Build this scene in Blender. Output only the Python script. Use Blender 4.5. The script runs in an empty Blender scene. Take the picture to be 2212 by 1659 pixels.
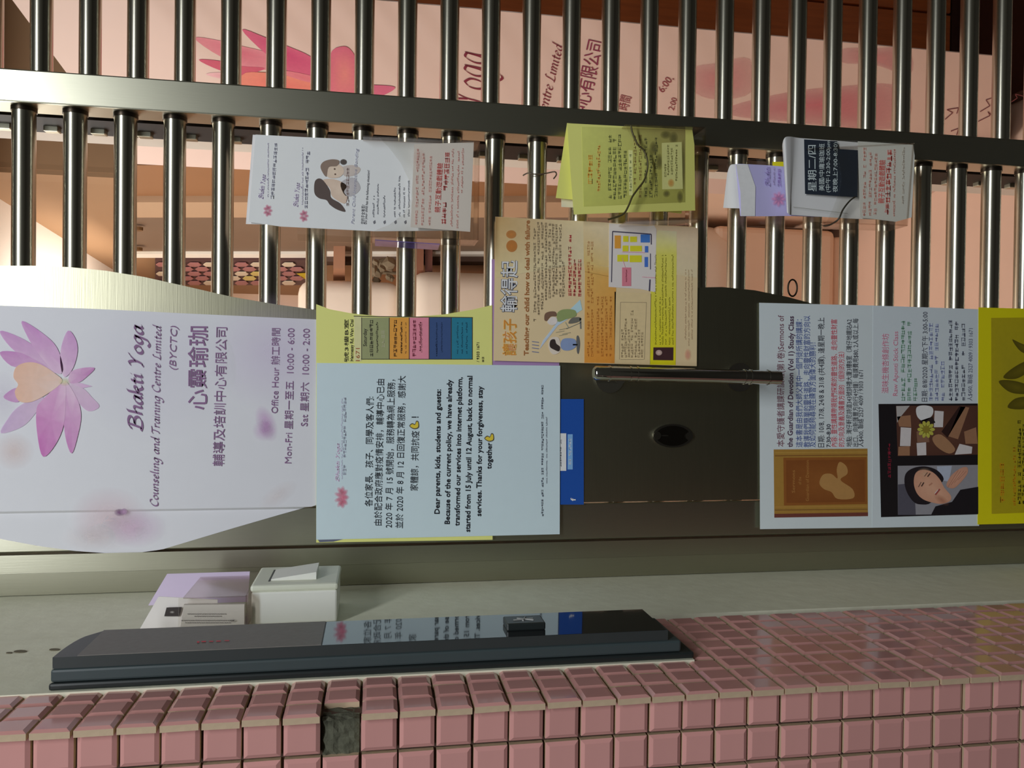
import bpy, bmesh, math, random
import numpy as np
from mathutils import Matrix, Vector
from mathutils.geometry import tessellate_polygon
random.seed(7)
SC = bpy.context.scene
COL = SC.collection

# ------------------------------------------------------------------ camera
F, CX, CY = 1725.0, 1106.0, 829.5
_d = np.array([9999.0, 100.0, F]); _d /= np.linalg.norm(_d)            # world down seen by the camera
_vy = 150000.0
_l = np.array([-(F*F + 100*_vy)/9999.0, _vy, F]); _l /= np.linalg.norm(_l)  # world left
_y = np.cross(_d, _l)
M = np.array([-_l, _y, -_d])
CAM = np.array([0.0, -0.972, 1.45])
cam = bpy.data.cameras.new('camera')
cam.sensor_fit = 'HORIZONTAL'; cam.sensor_width = 36.0; cam.lens = F/2212*36.0
cam.clip_start = 0.02; cam.clip_end = 60
cam_ob = bpy.data.objects.new('camera', cam); COL.objects.link(cam_ob)
R_ = M[:, 0]; D_ = M[:, 1]; Fw = M[:, 2]
cam_ob.matrix_world = Matrix(((R_[0], -D_[0], -Fw[0], CAM[0]), (R_[1], -D_[1], -Fw[1], CAM[1]), (R_[2], -D_[2], -Fw[2], CAM[2]), (0, 0, 0, 1)))
SC.camera = cam_ob

# ------------------------------------------------------------------ world, lights, exposure
SC.view_settings.view_transform = 'Standard'; SC.view_settings.look = 'None'
SC.view_settings.exposure = 0.0; SC.view_settings.gamma = 1.0
SC.view_settings.use_curve_mapping = False
wd = bpy.data.worlds.new('corridor_ambient'); SC.world = wd; wd.use_nodes = True
wd.node_tree.nodes['Background'].inputs[0].default_value = (1.0, 0.96, 0.80, 1)
wd.node_tree.nodes['Background'].inputs[1].default_value = 0.03
def area(name, loc, target, sx, sy, power, col):
    li = bpy.data.lights.new(name, 'AREA'); li.shape = 'RECTANGLE'; li.size = sx; li.size_y = sy
    li.energy = power; li.color = col
    o = bpy.data.objects.new(name, li); COL.objects.link(o); o.location = loc
    o.rotation_euler = (Vector(target)-Vector(loc)).to_track_quat('-Z', 'Y').to_euler()
    return o
area('corridor_ceiling_lamp', (0.36, -1.92, 2.80), (0.0, 0.0, 1.25), 1.6, 0.18, 31.0, (0.93, 0.97, 1.0))
area('room_ceiling_lamp', (-0.55, 0.95, 2.38), (-0.1, 1.25, 0.0), 0.9, 0.9, 22.0, (0.97, 0.96, 0.92))
area('added_ceiling_uplight', (0.12, 1.9, 2.30), (0.12, 1.9, 3.0), 0.3, 0.6, 4.5, (1.0, 0.94, 0.86))  # unseen lamp facing up, added to burn out the ceiling above it

# ------------------------------------------------------------------ projection of photo pixels onto planes of the place
def ray(px, py): return M @ np.array([px-CX, py-CY, F])
def on(px, py, ax, val):
    r = ray(px, py); t = (val-CAM[ax])/r[ax]; return CAM + t*r
def W(px, py, y=0.0): return on(px, py, 1, y)
def onp(px, py, p, n):
    r = ray(px, py); t = np.dot(np.array(p)-CAM, n)/np.dot(r, n); return CAM + t*r

# ------------------------------------------------------------------ materials
def lin(c):
    out = []
    for v in c[:3]:
        v = v/255.0
        out.append(v/12.92 if v <= 0.04045 else ((v+0.055)/1.055)**2.4)
    return out
def alb(c, g=1.0): return [min(0.95, v/g) for v in lin(c)]
MATS = {}
def mat(name, rgb, rough=0.6, metal=0.0, var=0.06, scale=30, bump=0.0, stretch=None, spec=0.5, g=1.0, rnd=0.0, aniso=0.0, coat=0.0):
    if name in MATS: return MATS[name]
    m = bpy.data.materials.new(name); m.use_nodes = True
    nt = m.node_tree; b = nt.nodes['Principled BSDF']
    c = alb(rgb, g)
    tc = nt.nodes.new('ShaderNodeTexCoord'); mp = nt.nodes.new('ShaderNodeMapping')
    nt.links.new(tc.outputs['Object'], mp.inputs['Vector'])
    if stretch: mp.inputs['Scale'].default_value = stretch
    no = nt.nodes.new('ShaderNodeTexNoise'); no.inputs['Scale'].default_value = scale; no.inputs['Detail'].default_value = 4
    nt.links.new(mp.outputs[0], no.inputs['Vector'])
    mx = nt.nodes.new('ShaderNodeMix'); mx.data_type = 'RGBA'
    mx.inputs[6].default_value = [v*(1-var) for v in c]+[1]; mx.inputs[7].default_value = [min(0.98, v*(1+var)) for v in c]+[1]
    nt.links.new(no.outputs['Fac'], mx.inputs[0])
    last = mx.outputs[2]
    if rnd:
        oi = nt.nodes.new('ShaderNodeObjectInfo'); hs = nt.nodes.new('ShaderNodeHueSaturation')
        mr = nt.nodes.new('ShaderNodeMapRange'); mr.inputs['To Min'].default_value = 1-rnd; mr.inputs['To Max'].default_value = 1+rnd
        nt.links.new(oi.outputs['Random'], mr.inputs['Value']); nt.links.new(mr.outputs[0], hs.inputs['Value'])
        nt.links.new(last, hs.inputs['Color']); last = hs.outputs[0]
    nt.links.new(last, b.inputs['Base Color'])
    b.inputs['Roughness'].default_value = rough; b.inputs['Metallic'].default_value = metal
    b.inputs['Specular IOR Level'].default_value = spec
    b.inputs['Coat Weight'].default_value = coat; b.inputs['Coat Roughness'].default_value = 0.06
    if bump:
        bp = nt.nodes.new('ShaderNodeBump'); bp.inputs['Strength'].default_value = bump; bp.inputs['Distance'].default_value = 0.002
        nt.links.new(no.outputs['Fac'], bp.inputs['Height']); nt.links.new(bp.outputs[0], b.inputs['Normal'])
    MATS[name] = m
    return m
def print_material():
    m = bpy.data.materials.new('printed_ink'); m.use_nodes = True
    nt = m.node_tree; b = nt.nodes['Principled BSDF']
    at = nt.nodes.new('ShaderNodeAttribute'); at.attribute_name = 'Col'
    tc = nt.nodes.new('ShaderNodeTexCoord'); no = nt.nodes.new('ShaderNodeTexNoise'); no.inputs['Scale'].default_value = 140
    nt.links.new(tc.outputs['Object'], no.inputs['Vector'])
    hs = nt.nodes.new('ShaderNodeHueSaturation'); mr = nt.nodes.new('ShaderNodeMapRange')
    mr.inputs['To Min'].default_value = 0.93; mr.inputs['To Max'].default_value = 1.07
    nt.links.new(no.outputs['Fac'], mr.inputs['Value']); nt.links.new(mr.outputs[0], hs.inputs['Value'])
    nt.links.new(at.outputs['Color'], hs.inputs['Color']); nt.links.new(hs.outputs[0], b.inputs['Base Color'])
    b.inputs['Roughness'].default_value = 0.6; b.inputs['Specular IOR Level'].default_value = 0.25
    nt.links.new(at.outputs['Alpha'], b.inputs['Alpha'])
    return m
INK = print_material()
def acrylic(name, tint, gloss=0.035):
    m = bpy.data.materials.new(name); m.use_nodes = True; nt = m.node_tree
    nt.nodes.remove(nt.nodes['Principled BSDF']); out = nt.nodes['Material Output']
    tr = nt.nodes.new('ShaderNodeBsdfTransparent'); gl = nt.nodes.new('ShaderNodeBsdfGlossy'); mx = nt.nodes.new('ShaderNodeMixShader')
    lw = nt.nodes.new('ShaderNodeLayerWeight'); pw = nt.nodes.new('ShaderNodeMath'); pw.operation = 'POWER'; pw.inputs[1].default_value = 4.0
    nt.links.new(lw.outputs['Facing'], pw.inputs[0]); fr = nt.nodes.new('ShaderNodeMath'); fr.operation = 'MULTIPLY'; fr.inputs[1].default_value = 0.5
    nt.links.new(pw.outputs[0], fr.inputs[0])
    no = nt.nodes.new('ShaderNodeTexNoise'); no.inputs['Scale'].default_value = 60
    rr = nt.nodes.new('ShaderNodeMapRange'); rr.inputs['To Min'].default_value = 0.02; rr.inputs['To Max'].default_value = 0.16
    nt.links.new(no.outputs['Fac'], rr.inputs['Value']); nt.links.new(rr.outputs[0], gl.inputs['Roughness'])
    ad = nt.nodes.new('ShaderNodeMath'); ad.inputs[1].default_value = gloss
    nt.links.new(fr.outputs[0], ad.inputs[0]); nt.links.new(ad.outputs[0], mx.inputs[0])
    tr.inputs[0].default_value = (*tint, 1); gl.inputs[0].default_value = (1, 1, 1, 1)
    nt.links.new(tr.outputs[0], mx.inputs[1]); nt.links.new(gl.outputs[0], mx.inputs[2]); nt.links.new(mx.outputs[0], out.inputs[0])
    return m
ACR = acrylic('clear_acrylic', (0.97, 0.965, 0.95))
ACR2 = acrylic('cloudy_acrylic', (0.84, 0.80, 0.77), 0.04)

STEEL = mat('brushed_steel', (178, 176, 158), 0.33, 1.0, 0.05, 22, 0.02, (60, 60, 1))
STEELB = mat('satin_steel_bar', (190, 186, 170), 0.24, 1.0, 0.05, 22, 0.02, (1, 60, 60))
SHEET = mat('brushed_steel_sheet', (168, 165, 142), 0.34, 1.0, 0.06, 20, 0.03, (1, 40, 40))
CHROME = mat('polished_steel', (205, 203, 196), 0.10, 1.0, 0.03, 40)
DARKSTEEL = mat('dark_steel', (62, 54, 46), 0.35, 0.9, 0.1, 25)

# ------------------------------------------------------------------ mesh helpers
class MB:
    def __init__(s): s.v = []; s.f = []; s.c = []; s.mi = []; s.s = []
    def add(s, vs, fs, col=None, mi=0, smooth=False):
        n = len(s.v); s.v += [tuple(map(float, p)) for p in vs]
        if col is not None:
            if isinstance(col[0], (int, float)): s.c += [tuple(col)]*len(vs)
            else: s.c += [tuple(c) for c in col]
        for f in fs: s.f.append([i+n for i in f]); s.mi.append(mi); s.s.append(smooth)
    def box(s, a, b, mi=0):
        x0, y0, z0 = a; x1, y1, z1 = b
        s.add([(x0,y0,z0),(x1,y0,z0),(x1,y1,z0),(x0,y1,z0),(x0,y0,z1),(x1,y0,z1),(x1,y1,z1),(x0,y1,z1)],
              [(0,3,2,1),(4,5,6,7),(0,1,5,4),(1,2,6,5),(2,3,7,6),(3,0,4,7)], mi=mi)
    def bbox_bevel(s, a, b, r, seg=2, mi=0):
        bm = bmesh.new(); bmesh.ops.create_cube(bm, size=1)
        for v in bm.verts:
            for k in range(3): v.co[k] = (a[k]+b[k])/2 + v.co[k]*(b[k]-a[k])
        bmesh.ops.bevel(bm, geom=bm.edges[:], offset=r, segments=seg, affect='EDGES', profile=0.5)
        s.frombm(bm, mi)
    def frombm(s, bm, mi=0, smooth=False):
        bm.verts.index_update()
        s.add([v.co[:] for v in bm.verts], [[v.index for v in f.verts] for f in bm.faces], mi=mi, smooth=smooth); bm.free()
    def prism(s, pts, dv, mi=0):      # polygon of 3-D points pushed along dv
        n = len(pts); P = [np.array(p) for p in pts]; Q = [p+np.array(dv) for p in P]
        s.add(P+Q, [list(range(n)), list(range(2*n-1, n-1, -1))]+[(i, i+n, (i+1) % n+n, (i+1) % n) for i in range(n)], mi=mi)
    def tube(s, path, r, seg=8, closed=False, mi=0):
        P = [Vector(p) for p in path]; n = len(P); ringv = []
        rr = r if isinstance(r, (list, tuple)) else [r]*n
        up = None
        for i, p in enumerate(P):
            t = (P[min(i+1, n-1)]-P[max(i-1, 0)]).normalized()
            if up is None: up = t.orthogonal().normalized()
            up = (up - t*up.dot(t)).normalized(); w = t.cross(up)
            for k in range(seg):
                a = 2*math.pi*k/seg; ringv.append(p + (up*math.cos(a)+w*math.sin(a))*rr[i])
        fs = [(i*seg+k, i*seg+(k+1) % seg, (i+1)*seg+(k+1) % seg, (i+1)*seg+k) for i in range(n-1) for k in range(seg)]
        s.add(ringv, fs, mi=mi, smooth=True)
        s.add(ringv[:seg], [list(range(seg))[::-1]], mi=mi); s.add(ringv[-seg:], [list(range(seg))], mi=mi)
    def disc(s, c, nrm, rx, ry, u, t=0.0, seg=28, mi=0):  # elliptical plate with thickness t along nrm, long axis u
        c = Vector(c); nrm = Vector(nrm).normalized(); u = Vector(u).normalized(); w = nrm.cross(u)
        pts = [c + u*(rx*math.cos(2*math.pi*k/seg)) + w*(ry*math.sin(2*math.pi*k/seg)) for k in range(seg)]
        s.prism([tuple(p) for p in pts], tuple(nrm*t), mi)
    def build(s, name, material, parent=None, shade=None):
        P = np.array(s.v); c = (P.min(0)+P.max(0))/2
        if parent is None: c[2] = P[:, 2].min()
        me = bpy.data.meshes.new(name); me.from_pydata([tuple(p) for p in P-c], [], s.f)
        ms = material if isinstance(material, (list, tuple)) else [material]
        for m in ms: me.materials.append(m)
        me.polygons.foreach_set('material_index', s.mi); me.polygons.foreach_set('use_smooth', s.s)
        if s.c:
            ca = me.color_attributes.new('Col', 'FLOAT_COLOR', 'POINT'); ca.data.foreach_set('color', [x for q in s.c for x in q])
        me.update()
        o = bpy.data.objects.new(name, me); COL.objects.link(o)
        place(o, c, parent)
        return o
WL = {}
def place(o, c, parent):
    c = np.array(c, float); WL[o.name] = c
    if parent is not None: o.parent = parent; o.location = c-WL[parent.name]
    else: o.location = c
def inst(me, name, c, parent):
    o = bpy.data.objects.new(name, me); COL.objects.link(o); place(o, c, parent); return o
def empty(name, c):
    o = bpy.data.objects.new(name, None); COL.objects.link(o); o.empty_display_size = 0.05; place(o, c, None); return o
def tag(o, label=None, cat=None, group=None, kind=None):
    if label: o['label'] = label
    if cat: o['category'] = cat
    if group: o['group'] = group
    if kind: o['kind'] = kind
    return o
def lmesh(mb, name, material):          # mesh data for instancing, kept at its own origin
    me = bpy.data.meshes.new(name); me.from_pydata(mb.v, [], mb.f)
    for m in (material if isinstance(material, (list, tuple)) else [material]): me.materials.append(m)
    me.polygons.foreach_set('material_index', mb.mi); me.polygons.foreach_set('use_smooth', mb.s); me.update()
    return me

# ------------------------------------------------------------------ lettering
_tc = {}
def glyphs(body, bold=0.0, shear=0.0, res=2):
    key = (body, bold, shear)
    if key in _tc: return _tc[key]
    cu = bpy.data.curves.new('t', 'FONT'); cu.body = body; cu.size = 1; cu.offset = bold; cu.shear = shear; cu.resolution_u = res
    cu.fill_mode = 'FRONT'
    o = bpy.data.objects.new('t', cu); COL.objects.link(o)
    dg = bpy.context.evaluated_depsgraph_get(); dg.update()
    me = bpy.data.meshes.new_from_object(o.evaluated_get(dg))
    v = np.array([q.co[:2] for q in me.vertices]) if len(me.vertices) else np.zeros((0, 2)); f = [list(p.vertices) for p in me.polygons]
    bpy.data.objects.remove(o); bpy.data.curves.remove(cu); bpy.data.meshes.remove(me)
    _tc[key] = (v, f); return v, f

# pen-drawn chancery italic: skeleton strokes swept by a broad nib (x-height 1)
PEN = {
 'a': (1.02, [[(.80,.92),(.45,1.0),(.12,.6),(.10,.2),(.32,.0),(.62,.25),(.80,.92)], [(.82,1.0),(.74,.3),(.84,.03),(1.05,.2)]]),
 'B': (1.55, [[(.35,1.6),(.3,.9),(.2,.05)], [(-.1,1.25),(.1,1.6),(.7,1.72),(1.15,1.5),(1.0,1.1),(.45,.92)], [(.45,.92),(1.05,.9),(1.3,.5),(1.0,.08),(.4,-.02),(-.1,.12)]]),
 'h': (1.0, [[(.25,1.95),(.1,1.7),(.12,.9),(.1,.0)], [(.12,.6),(.45,1.0),(.75,.9),(.72,.3),(.82,.02),(1.0,.18)]]),
 'k': (1.0, [[(.25,1.95),(.1,1.7),(.12,.9),(.1,.0)], [(.12,.5),(.45,.95),(.75,.95),(.65,.6),(.2,.52)], [(.4,.55),(.65,.1),(.85,-.02),(1.0,.15)]]),
 't': (.66, [[(.3,1.4),(.24,.5),(.3,.05),(.45,.0),(.65,.18)], [(.0,.95),(.6,.98)]]),
 'i': (.5, [[(-.02,.8),(.16,1.0),(.14,.3),(.24,.03),(.45,.2)], [(.2,1.38),(.28,1.45)]]),
 'Y': (1.35, [[(.0,1.45),(.2,1.72),(.42,1.4),(.55,.85)], [(1.25,1.75),(.95,1.5),(.6,.9),(.5,.4),(.35,.0),(.15,.0)]]),
 'o': (.98, [[(.5,1.0),(.15,.75),(.08,.3),(.35,.0),(.72,.22),(.82,.7),(.5,1.0)]]),
 'g': (1.0, [[(.80,.92),(.45,1.0),(.12,.62),(.10,.25),(.32,.05),(.62,.25),(.80,.92)], [(.82,1.0),(.76,.2),(.6,-.6),(.25,-.85),(-.05,-.65)]]),
 'C': (1.3, [[(1.2,1.35),(1.05,1.7),(.6,1.7),(.2,1.2),(.1,.6),(.35,.08),(.8,.0),(1.2,.3)]]),
 'u': (1.05, [[(.0,.8),(.16,1.0),(.12,.4),(.28,.02),(.6,.25),(.8,.9)], [(.82,1.0),(.76,.3),(.86,.03),(1.05,.2)]]),
 'n': (1.05, [[(.0,.8),(.16,1.0),(.14,.4),(.12,.0)], [(.14,.6),(.5,1.0),(.78,.88),(.75,.3),(.85,.03),(1.05,.2)]]),
 'm': (1.55, [[(.0,.8),(.16,1.0),(.14,.4),(.12,.0)], [(.14,.6),(.42,1.0),(.65,.88),(.62,.4),(.6,.0)], [(.62,.6),(.95,1.0),(1.2,.88),(1.18,.3),(1.28,.03),(1.5,.2)]]),
 's': (.8, [[(.68,.85),(.4,1.0),(.15,.8),(.35,.52),(.6,.28),(.4,.02),(.05,.12)]]),
 'e': (.88, [[(.12,.45),(.55,.6),(.68,.85),(.42,1.0),(.12,.6),(.14,.15),(.45,.0),(.82,.25)]]),
 'l': (.5, [[(.25,1.95),(.12,1.7),(.14,.3),(.24,.03),(.45,.2)]]),
 'd': (1.02, [[(.78,.92),(.45,1.0),(.12,.6),(.10,.2),(.32,.0),(.62,.25),(.80,.92)], [(.95,1.95),(.84,1.7),(.76,.3),(.86,.03),(1.05,.2)]]),
 'T': (1.25, [[(-.05,1.35),(.15,1.65),(.6,1.6),(1.3,1.75)], [(.65,1.6),(.6,.8),(.45,.05),(.2,.0)]]),
 'r': (.72, [[(.0,.8),(.16,1.0),(.14,.4),(.12,.0)], [(.14,.6),(.4,.98),(.68,.9)]]),
 'L': (1.15, [[(.75,1.6),(.55,1.72),(.42,1.4),(.35,.6),(.2,.08),(.0,.02)], [(.1,.06),(.6,.0),(1.1,.18)]]),
 ' ': (.55, []),
}
def catmull(p, n=5):
    p = [np.array(q, float) for q in p]; q = [p[0]]+p+[p[-1]]; out = []
    for i in range(1, len(q)-2):
        for k in range(n):
            t = k/n
            out.append(0.5*((2*q[i])+(-q[i-1]+q[i+1])*t+(2*q[i-1]-5*q[i]+4*q[i+1]-q[i+2])*t*t+(-q[i-1]+3*q[i]-3*q[i+1]+q[i+2])*t**3))
    out.append(p[-1]); return out
def pen(body, nib=0.1, shear=0.22):
    v = []; f = []; x = 0.0; nv = np.array([math.cos(.75), math.sin(.75)])*nib
    for ch in body:
        adv, st = PEN[ch]
        for s in st:
            c = catmull(s)
            for i in range(len(c)-1):
                a, b = c[i], c[i+1]; d = b-a; L = np.linalg.norm(d)+1e-9; nn = np.array([-d[1], d[0]])/L*nib*.3
                w = nv+nn if np.dot(nv, nn) > 0 else nv-nn
                n = len(v)
                for q in (a-w, b-w, b+w, a+w): v.append((x+q[0]+shear*q[1], q[1]))
                f.append([n, n+1, n+2, n+3])
        x += adv+.06
    return np.array(v), f

SMOOTH = {'lotus_emblem', 'lotus_picture', 'family_photo', 'portrait_photo', 'cartoon', 'leaf_picture', 'book_picture', 'food_photo', 'flexed_arm_symbol', 'tint'}
def rgba(c, g, a=1.0): return (*alb(c, g), a)

class Surf:
    """a printed sheet: photo pixels are measured onto its plane, prints sit a hair in front of it"""
    def __init__(s, obj, fn, nrm, g):
        s.obj, s.fn, s.n, s.g = obj, fn, np.array(nrm, float), g; s.parts = {}; s.lay = 0
    def mb(s, part): return s.parts.setdefault(part, MB())
    def pt(s, px, py, k): return s.fn(px, py)+s.n*(0.00025+0.00012*k)
    def poly(s, pts, col, part='print', k=1, a=1.0, cc=None, g=None):
        """flat filled polygon; cc = colour at the centre for a printed colour blend"""
        g = g or s.g
        if part.split('#')[0] in SMOOTH and len(pts) >= 5:
            n0 = len(pts); ext = [pts[-1]]+list(pts)+[pts[0], pts[1]]; cl = catmull(ext, 4)[4:4+4*n0]
            if not isinstance(col[0], (int, float)): col = [col[i//4] for i in range(len(cl))]
            pts = [tuple(q) for q in cl]
        P = [s.pt(x, y, k) for x, y in pts]
        cols = [rgba(col, g, a)]*len(P) if isinstance(col[0], (int, float)) else [rgba(q[:3], g, q[3] if len(q) > 3 else a) for q in col]
        if cc is None and len(P) == 4: s.mb(part).add(P, [(0, 1, 2, 3)], cols); return
        c = s.pt(sum(p[0] for p in pts)/len(pts), sum(p[1] for p in pts)/len(pts), k)
        ccol = rgba(cc[:3], g, cc[3] if len(cc) > 3 else a) if cc else cols[0]
        n = len(P); cx = sum(q[0] for q in pts)/n; cy = sum(q[1] for q in pts)/n
        cr = [(pts[i][0]-cx)*(pts[(i+1) % n][1]-cy)-(pts[i][1]-cy)*(pts[(i+1) % n][0]-cx) for i in range(n)]
        if min(cr) > -1e-6 or max(cr) < 1e-6: s.mb(part).add(P+[c], [(i, (i+1) % n, n) for i in range(n)], cols+[ccol])
        else: s.mb(part).add(P, [list(t) for t in tessellate_polygon([[Vector((q[0], q[1], 0)) for q in pts]])], cols)
    def rect(s, x0, y0, x1, y1, col, part='print', k=1, a=1.0): s.poly([(x0, y0), (x1, y0), (x1, y1), (x0, y1)], col, part, k, a)
    def blob(s, x, y, rx, ry, col, part='print', k=1, a=0.8, rim=0.0, n=20, rot=0.0):
        if part == 'tint': a *= .6
        pts = []
        for i in range(n):
            t = 2*math.pi*i/n; u, v = rx*math.cos(t), ry*math.sin(t)
            pts.append((x+u*math.cos(rot)-v*math.sin(rot), y+u*math.sin(rot)+v*math.cos(rot)))
        s.poly(pts, [(*col, rim)]*n, part, k, cc=(*col, a))
    def line(s, x0, y0, x1, y1, w, col, part='print', k=2, a=1.0):
        d = np.array([x1-x0, y1-y0]); L = np.linalg.norm(d)+1e-9; nx, ny = -d[1]/L*w/2, d[0]/L*w/2
        s.poly([(x0-nx, y0-ny), (x1-nx, y1-ny), (x1+nx, y1+ny), (x0+nx, y0+ny)], col, part, k, a)
    def put(s, v, f, x0, y0, x1, y1, h, href, col, part, k, a=1.0):
        if len(v) == 0: return
        w0, w1 = v[:, 0].min(), v[:, 0].max(); b = np.array([x1-x0, y1-y0], float)
        L = np.linalg.norm(b); up = np.array([b[1], -b[0]])/L*h/href
        P = [s.pt(*(np.array([x0, y0])+b*((q[0]-w0)/(w1-w0))+up*q[1]), k) for q in v]
        s.mb(part).add(P, f, rgba(col, s.g, a))
    def text(s, body, x0, y0, x1, y1, h, col, bold=0.0, shear=0.0, part='lettering', k=3, a=1.0):
        if any(ord(q) > 0x2e80 for q in body): bold = 0.0 if h < 22 else min(bold, .03)
        v, f = glyphs(body, bold, shear); s.put(v, f, x0, y0, x1, y1, h, 0.73, col, part, k, a)
    def script(s, body, x0, y0, x1, y1, h, col, nib=0.1, part='lettering', k=3):
        v, f = pen(body, nib); s.put(v, f, x0, y0, x1, y1, h, 1.0, col, part, k)
    def greek(s, x, y0, y1, h, col, part='fine_print', k=3, a=1.0, gap=0.12, latin=False, x1=None):
        """a line of print too small to read: strokes in character cells, baseline x, from y0 up to y1"""
        x1 = x if x1 is None else x1; n = max(2, int(abs(y0-y1)/(h*(0.62 if latin else 1.05)))); mb = s.mb(part); c = rgba(col, s.g, a)
        for i in range(n):
            if random.random() < gap: continue
            t0 = i/n; t1 = (i+.84)/n; ya = y0+(y1-y0)*t0; yb = y0+(y1-y0)*t1; xx = x+(x1-x)*t0; w = h
            if latin: w = h*random.choice([.62, .62, .66, .9])
            segs = []
            for q in range(3 if not latin else 2):
                u = random.uniform(.05, .95); segs.append((xx-w*u, ya, xx-w*u, yb))
            for q in range(2):
                u = random.uniform(.05, .95); yy = ya+(yb-ya)*u; segs.append((xx-w*random.uniform(0, .3), yy, xx-w*random.uniform(.7, 1), yy))
            for (a0, b0, a1, b1) in segs:
                if a0 == a1: P = [(a0-h*.055, b0), (a0+h*.055, b0), (a1+h*.055, b1), (a1-h*.055, b1)]
                else: P = [(a0, b0-h*.055), (a1, b1-h*.055), (a1, b1+h*.055), (a0, b0+h*.055)]
                mb.add([s.pt(*p, k) for p in P], [(0, 1, 2, 3)], c)
    def flush(s):
        for nm, m in s.parts.items():
            if m.v:
                nm = nm.split('#')[0]; o = m.build(nm, INK, s.obj)
                if nm in ('lettering', 'fine_print', 'title_lettering', 'handwriting'): o['kind'] = 'stuff'

def sheet(name, label, cat, pts, y, rgb, g, thick=0.0004, group=None, nrm=(0, -1, 0), rough=0.55, bend=None):
    fn = lambda px, py: W(px, py, y)
    mb = MB(); mb.prism([fn(*p) for p in pts], (0, thick, 0))
    o = mb.build(name, mat('paper_%d_%d_%d_%d' % (*rgb, int(g*100)), rgb, rough, 0, 0.02, 60, g=g, spec=0.3))
    tag(o, label, cat, group)
    return Surf(o, fn, nrm, g)

# ================================================================== THE SETTING
XR = -0.2543           # face of the reveal beside the gate
YF = -0.360            # front face of the tiled pier
TP = 0.02865           # tile pitch
GROUT = mat('dark_grout', (92, 70, 60), 0.9, 0, 0.25, 80, 0.4)
CEMENT = mat('grey_cement', (96, 96, 80), 0.95, 0, 0.45, 160, 0.9)
PLASTER = mat('rough_plaster', (222, 220, 196), 0.85, 0, 0.10, 50, 0.35, g=0.78)
GLAZE = mat('pink_glazed_tile', (214, 156, 150), 0.16, 0, 0.07, 25, 0.03, g=0.86, rnd=0.05, coat=0.3)
BISQUE = mat('cream_tile_edge', (205, 180, 150), 0.7, 0, 0.15, 90, 0.2, g=0.9)
mb = MB(); mb.box((-0.85, YF+0.0075, 0.0), (XR-0.0065, 0.10, 2.6)); wall_left = tag(mb.build('wall_left', GROUT), 'pink mosaic tiled pier with a plastered reveal beside the gate', None, kind='structure')
# plaster on the reveal: the strip next to the gate all the way down, the wide patch behind the intercom
mb = MB(); mb.prism([(XR-0.0068, -0.160, 0.0), (XR-0.0068, 0.09, 0.0), (XR-0.0068, 0.09, 2.6), (XR-0.0068, -0.160, 2.6)], (0.0060, 0, 0))
tag(mb.build('plaster', PLASTER, wall_left), 'grey-white plaster strip')
mb = MB(); mb.prism([(XR-0.0066, -0.2985, 1.165), (XR-0.0066, -0.161, 1.165), (XR-0.0066, -0.161, 2.6), (XR-0.0066, -0.2985, 2.6)], (0.0078, 0, 0))
tag(mb.build('plaster_patch', PLASTER, wall_left), 'grey-white plaster patch')
# chips in the plaster at the top of the patch
mb = MB()
for (px, py, r) in ((44, 1408, .006), (118, 1404, .005), (20, 1411, .003)):
    p = on(px, py, 0, XR+0.0012); mb.disc((XR+0.0012, p[1], p[2]), (1, 0, 0), r, r*.55, (0, .3, 1), 0.0006, 10)
mb.build('plaster_chip', mat('bare_cement', (120, 112, 92), .9, 0, .3, 90), wall_left)

def tile_mesh(w, t=0.0065, ch=0.0030):
    mb = MB(); h = w/2; i = h-ch
    v = [(-h,-h,-t),(h,-h,-t),(h,h,-t),(-h,h,-t),(-h,-h,-ch*.55),(h,-h,-ch*.55),(h,h,-ch*.55),(-h,h,-ch*.55),(-i,-i,0),(i,-i,0),(i,i,0),(-i,i,0)]
    mb.add(v, [(0,1,5,4),(1,2,6,5),(2,3,7,6),(3,0,4,7)], mi=1)
    mb.add(v, [(4,5,9,8),(5,6,10,9),(6,7,11,10),(7,4,8,11),(8,9,10,11)], mi=0)
    return mb
def turned(mb, R):
    mb.v = [tuple(R @ Vector(p)) for p in mb.v]; return mb
TF = lmesh(turned(tile_mesh(0.0266), Matrix.Rotation(math.radians(90), 3, 'X')), 'tile_front', [GLAZE, BISQUE])   # faces -Y
tr_ = tile_mesh(0.0266); tr_.v = [(a, b*0.0224/0.0266, c) for a, b, c in tr_.v]
TR = lmesh(turned(tr_, Matrix.Rotation(math.radians(90), 3, 'Y')), 'tile_reveal', [GLAZE, BISQUE])  # faces +X
rt = random.Random(3)
def jit(a): return rt.uniform(-a, a)
for k in range(-9, 23):
    zc = 1.4866 - TP*(k+.5)
    missing = (k == 0)
    for r in range(3):
        if missing and r == 0: continue
        if k > 21: continue
        o = inst(TF, 'tile', (XR-0.0050-0.0295*(r+.5), YF+0.0005+jit(.0005), zc+jit(.0004)), wall_left); o.rotation_euler = (jit(.012), jit(.006), jit(.012))
for k in range(-9, 31):
    zc = 1.4866 - TP*(k+.5)
    nrow = 3 if zc > 1.166 else 8
    for r in range(nrow):
        if k == 0 and r == 0: continue
        yc = YF-0.0065+0.0243*(r+.5)
        if yc < -0.3 and zc < 0.80: continue
        if yc < -0.24 and zc < 0.70: continue
        o = inst(TR, 'tile', (XR+jit(.0004), yc, zc+jit(.0004)), wall_left); o.rotation_euler = (jit(.006), jit(.012), jit(.012))
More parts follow.
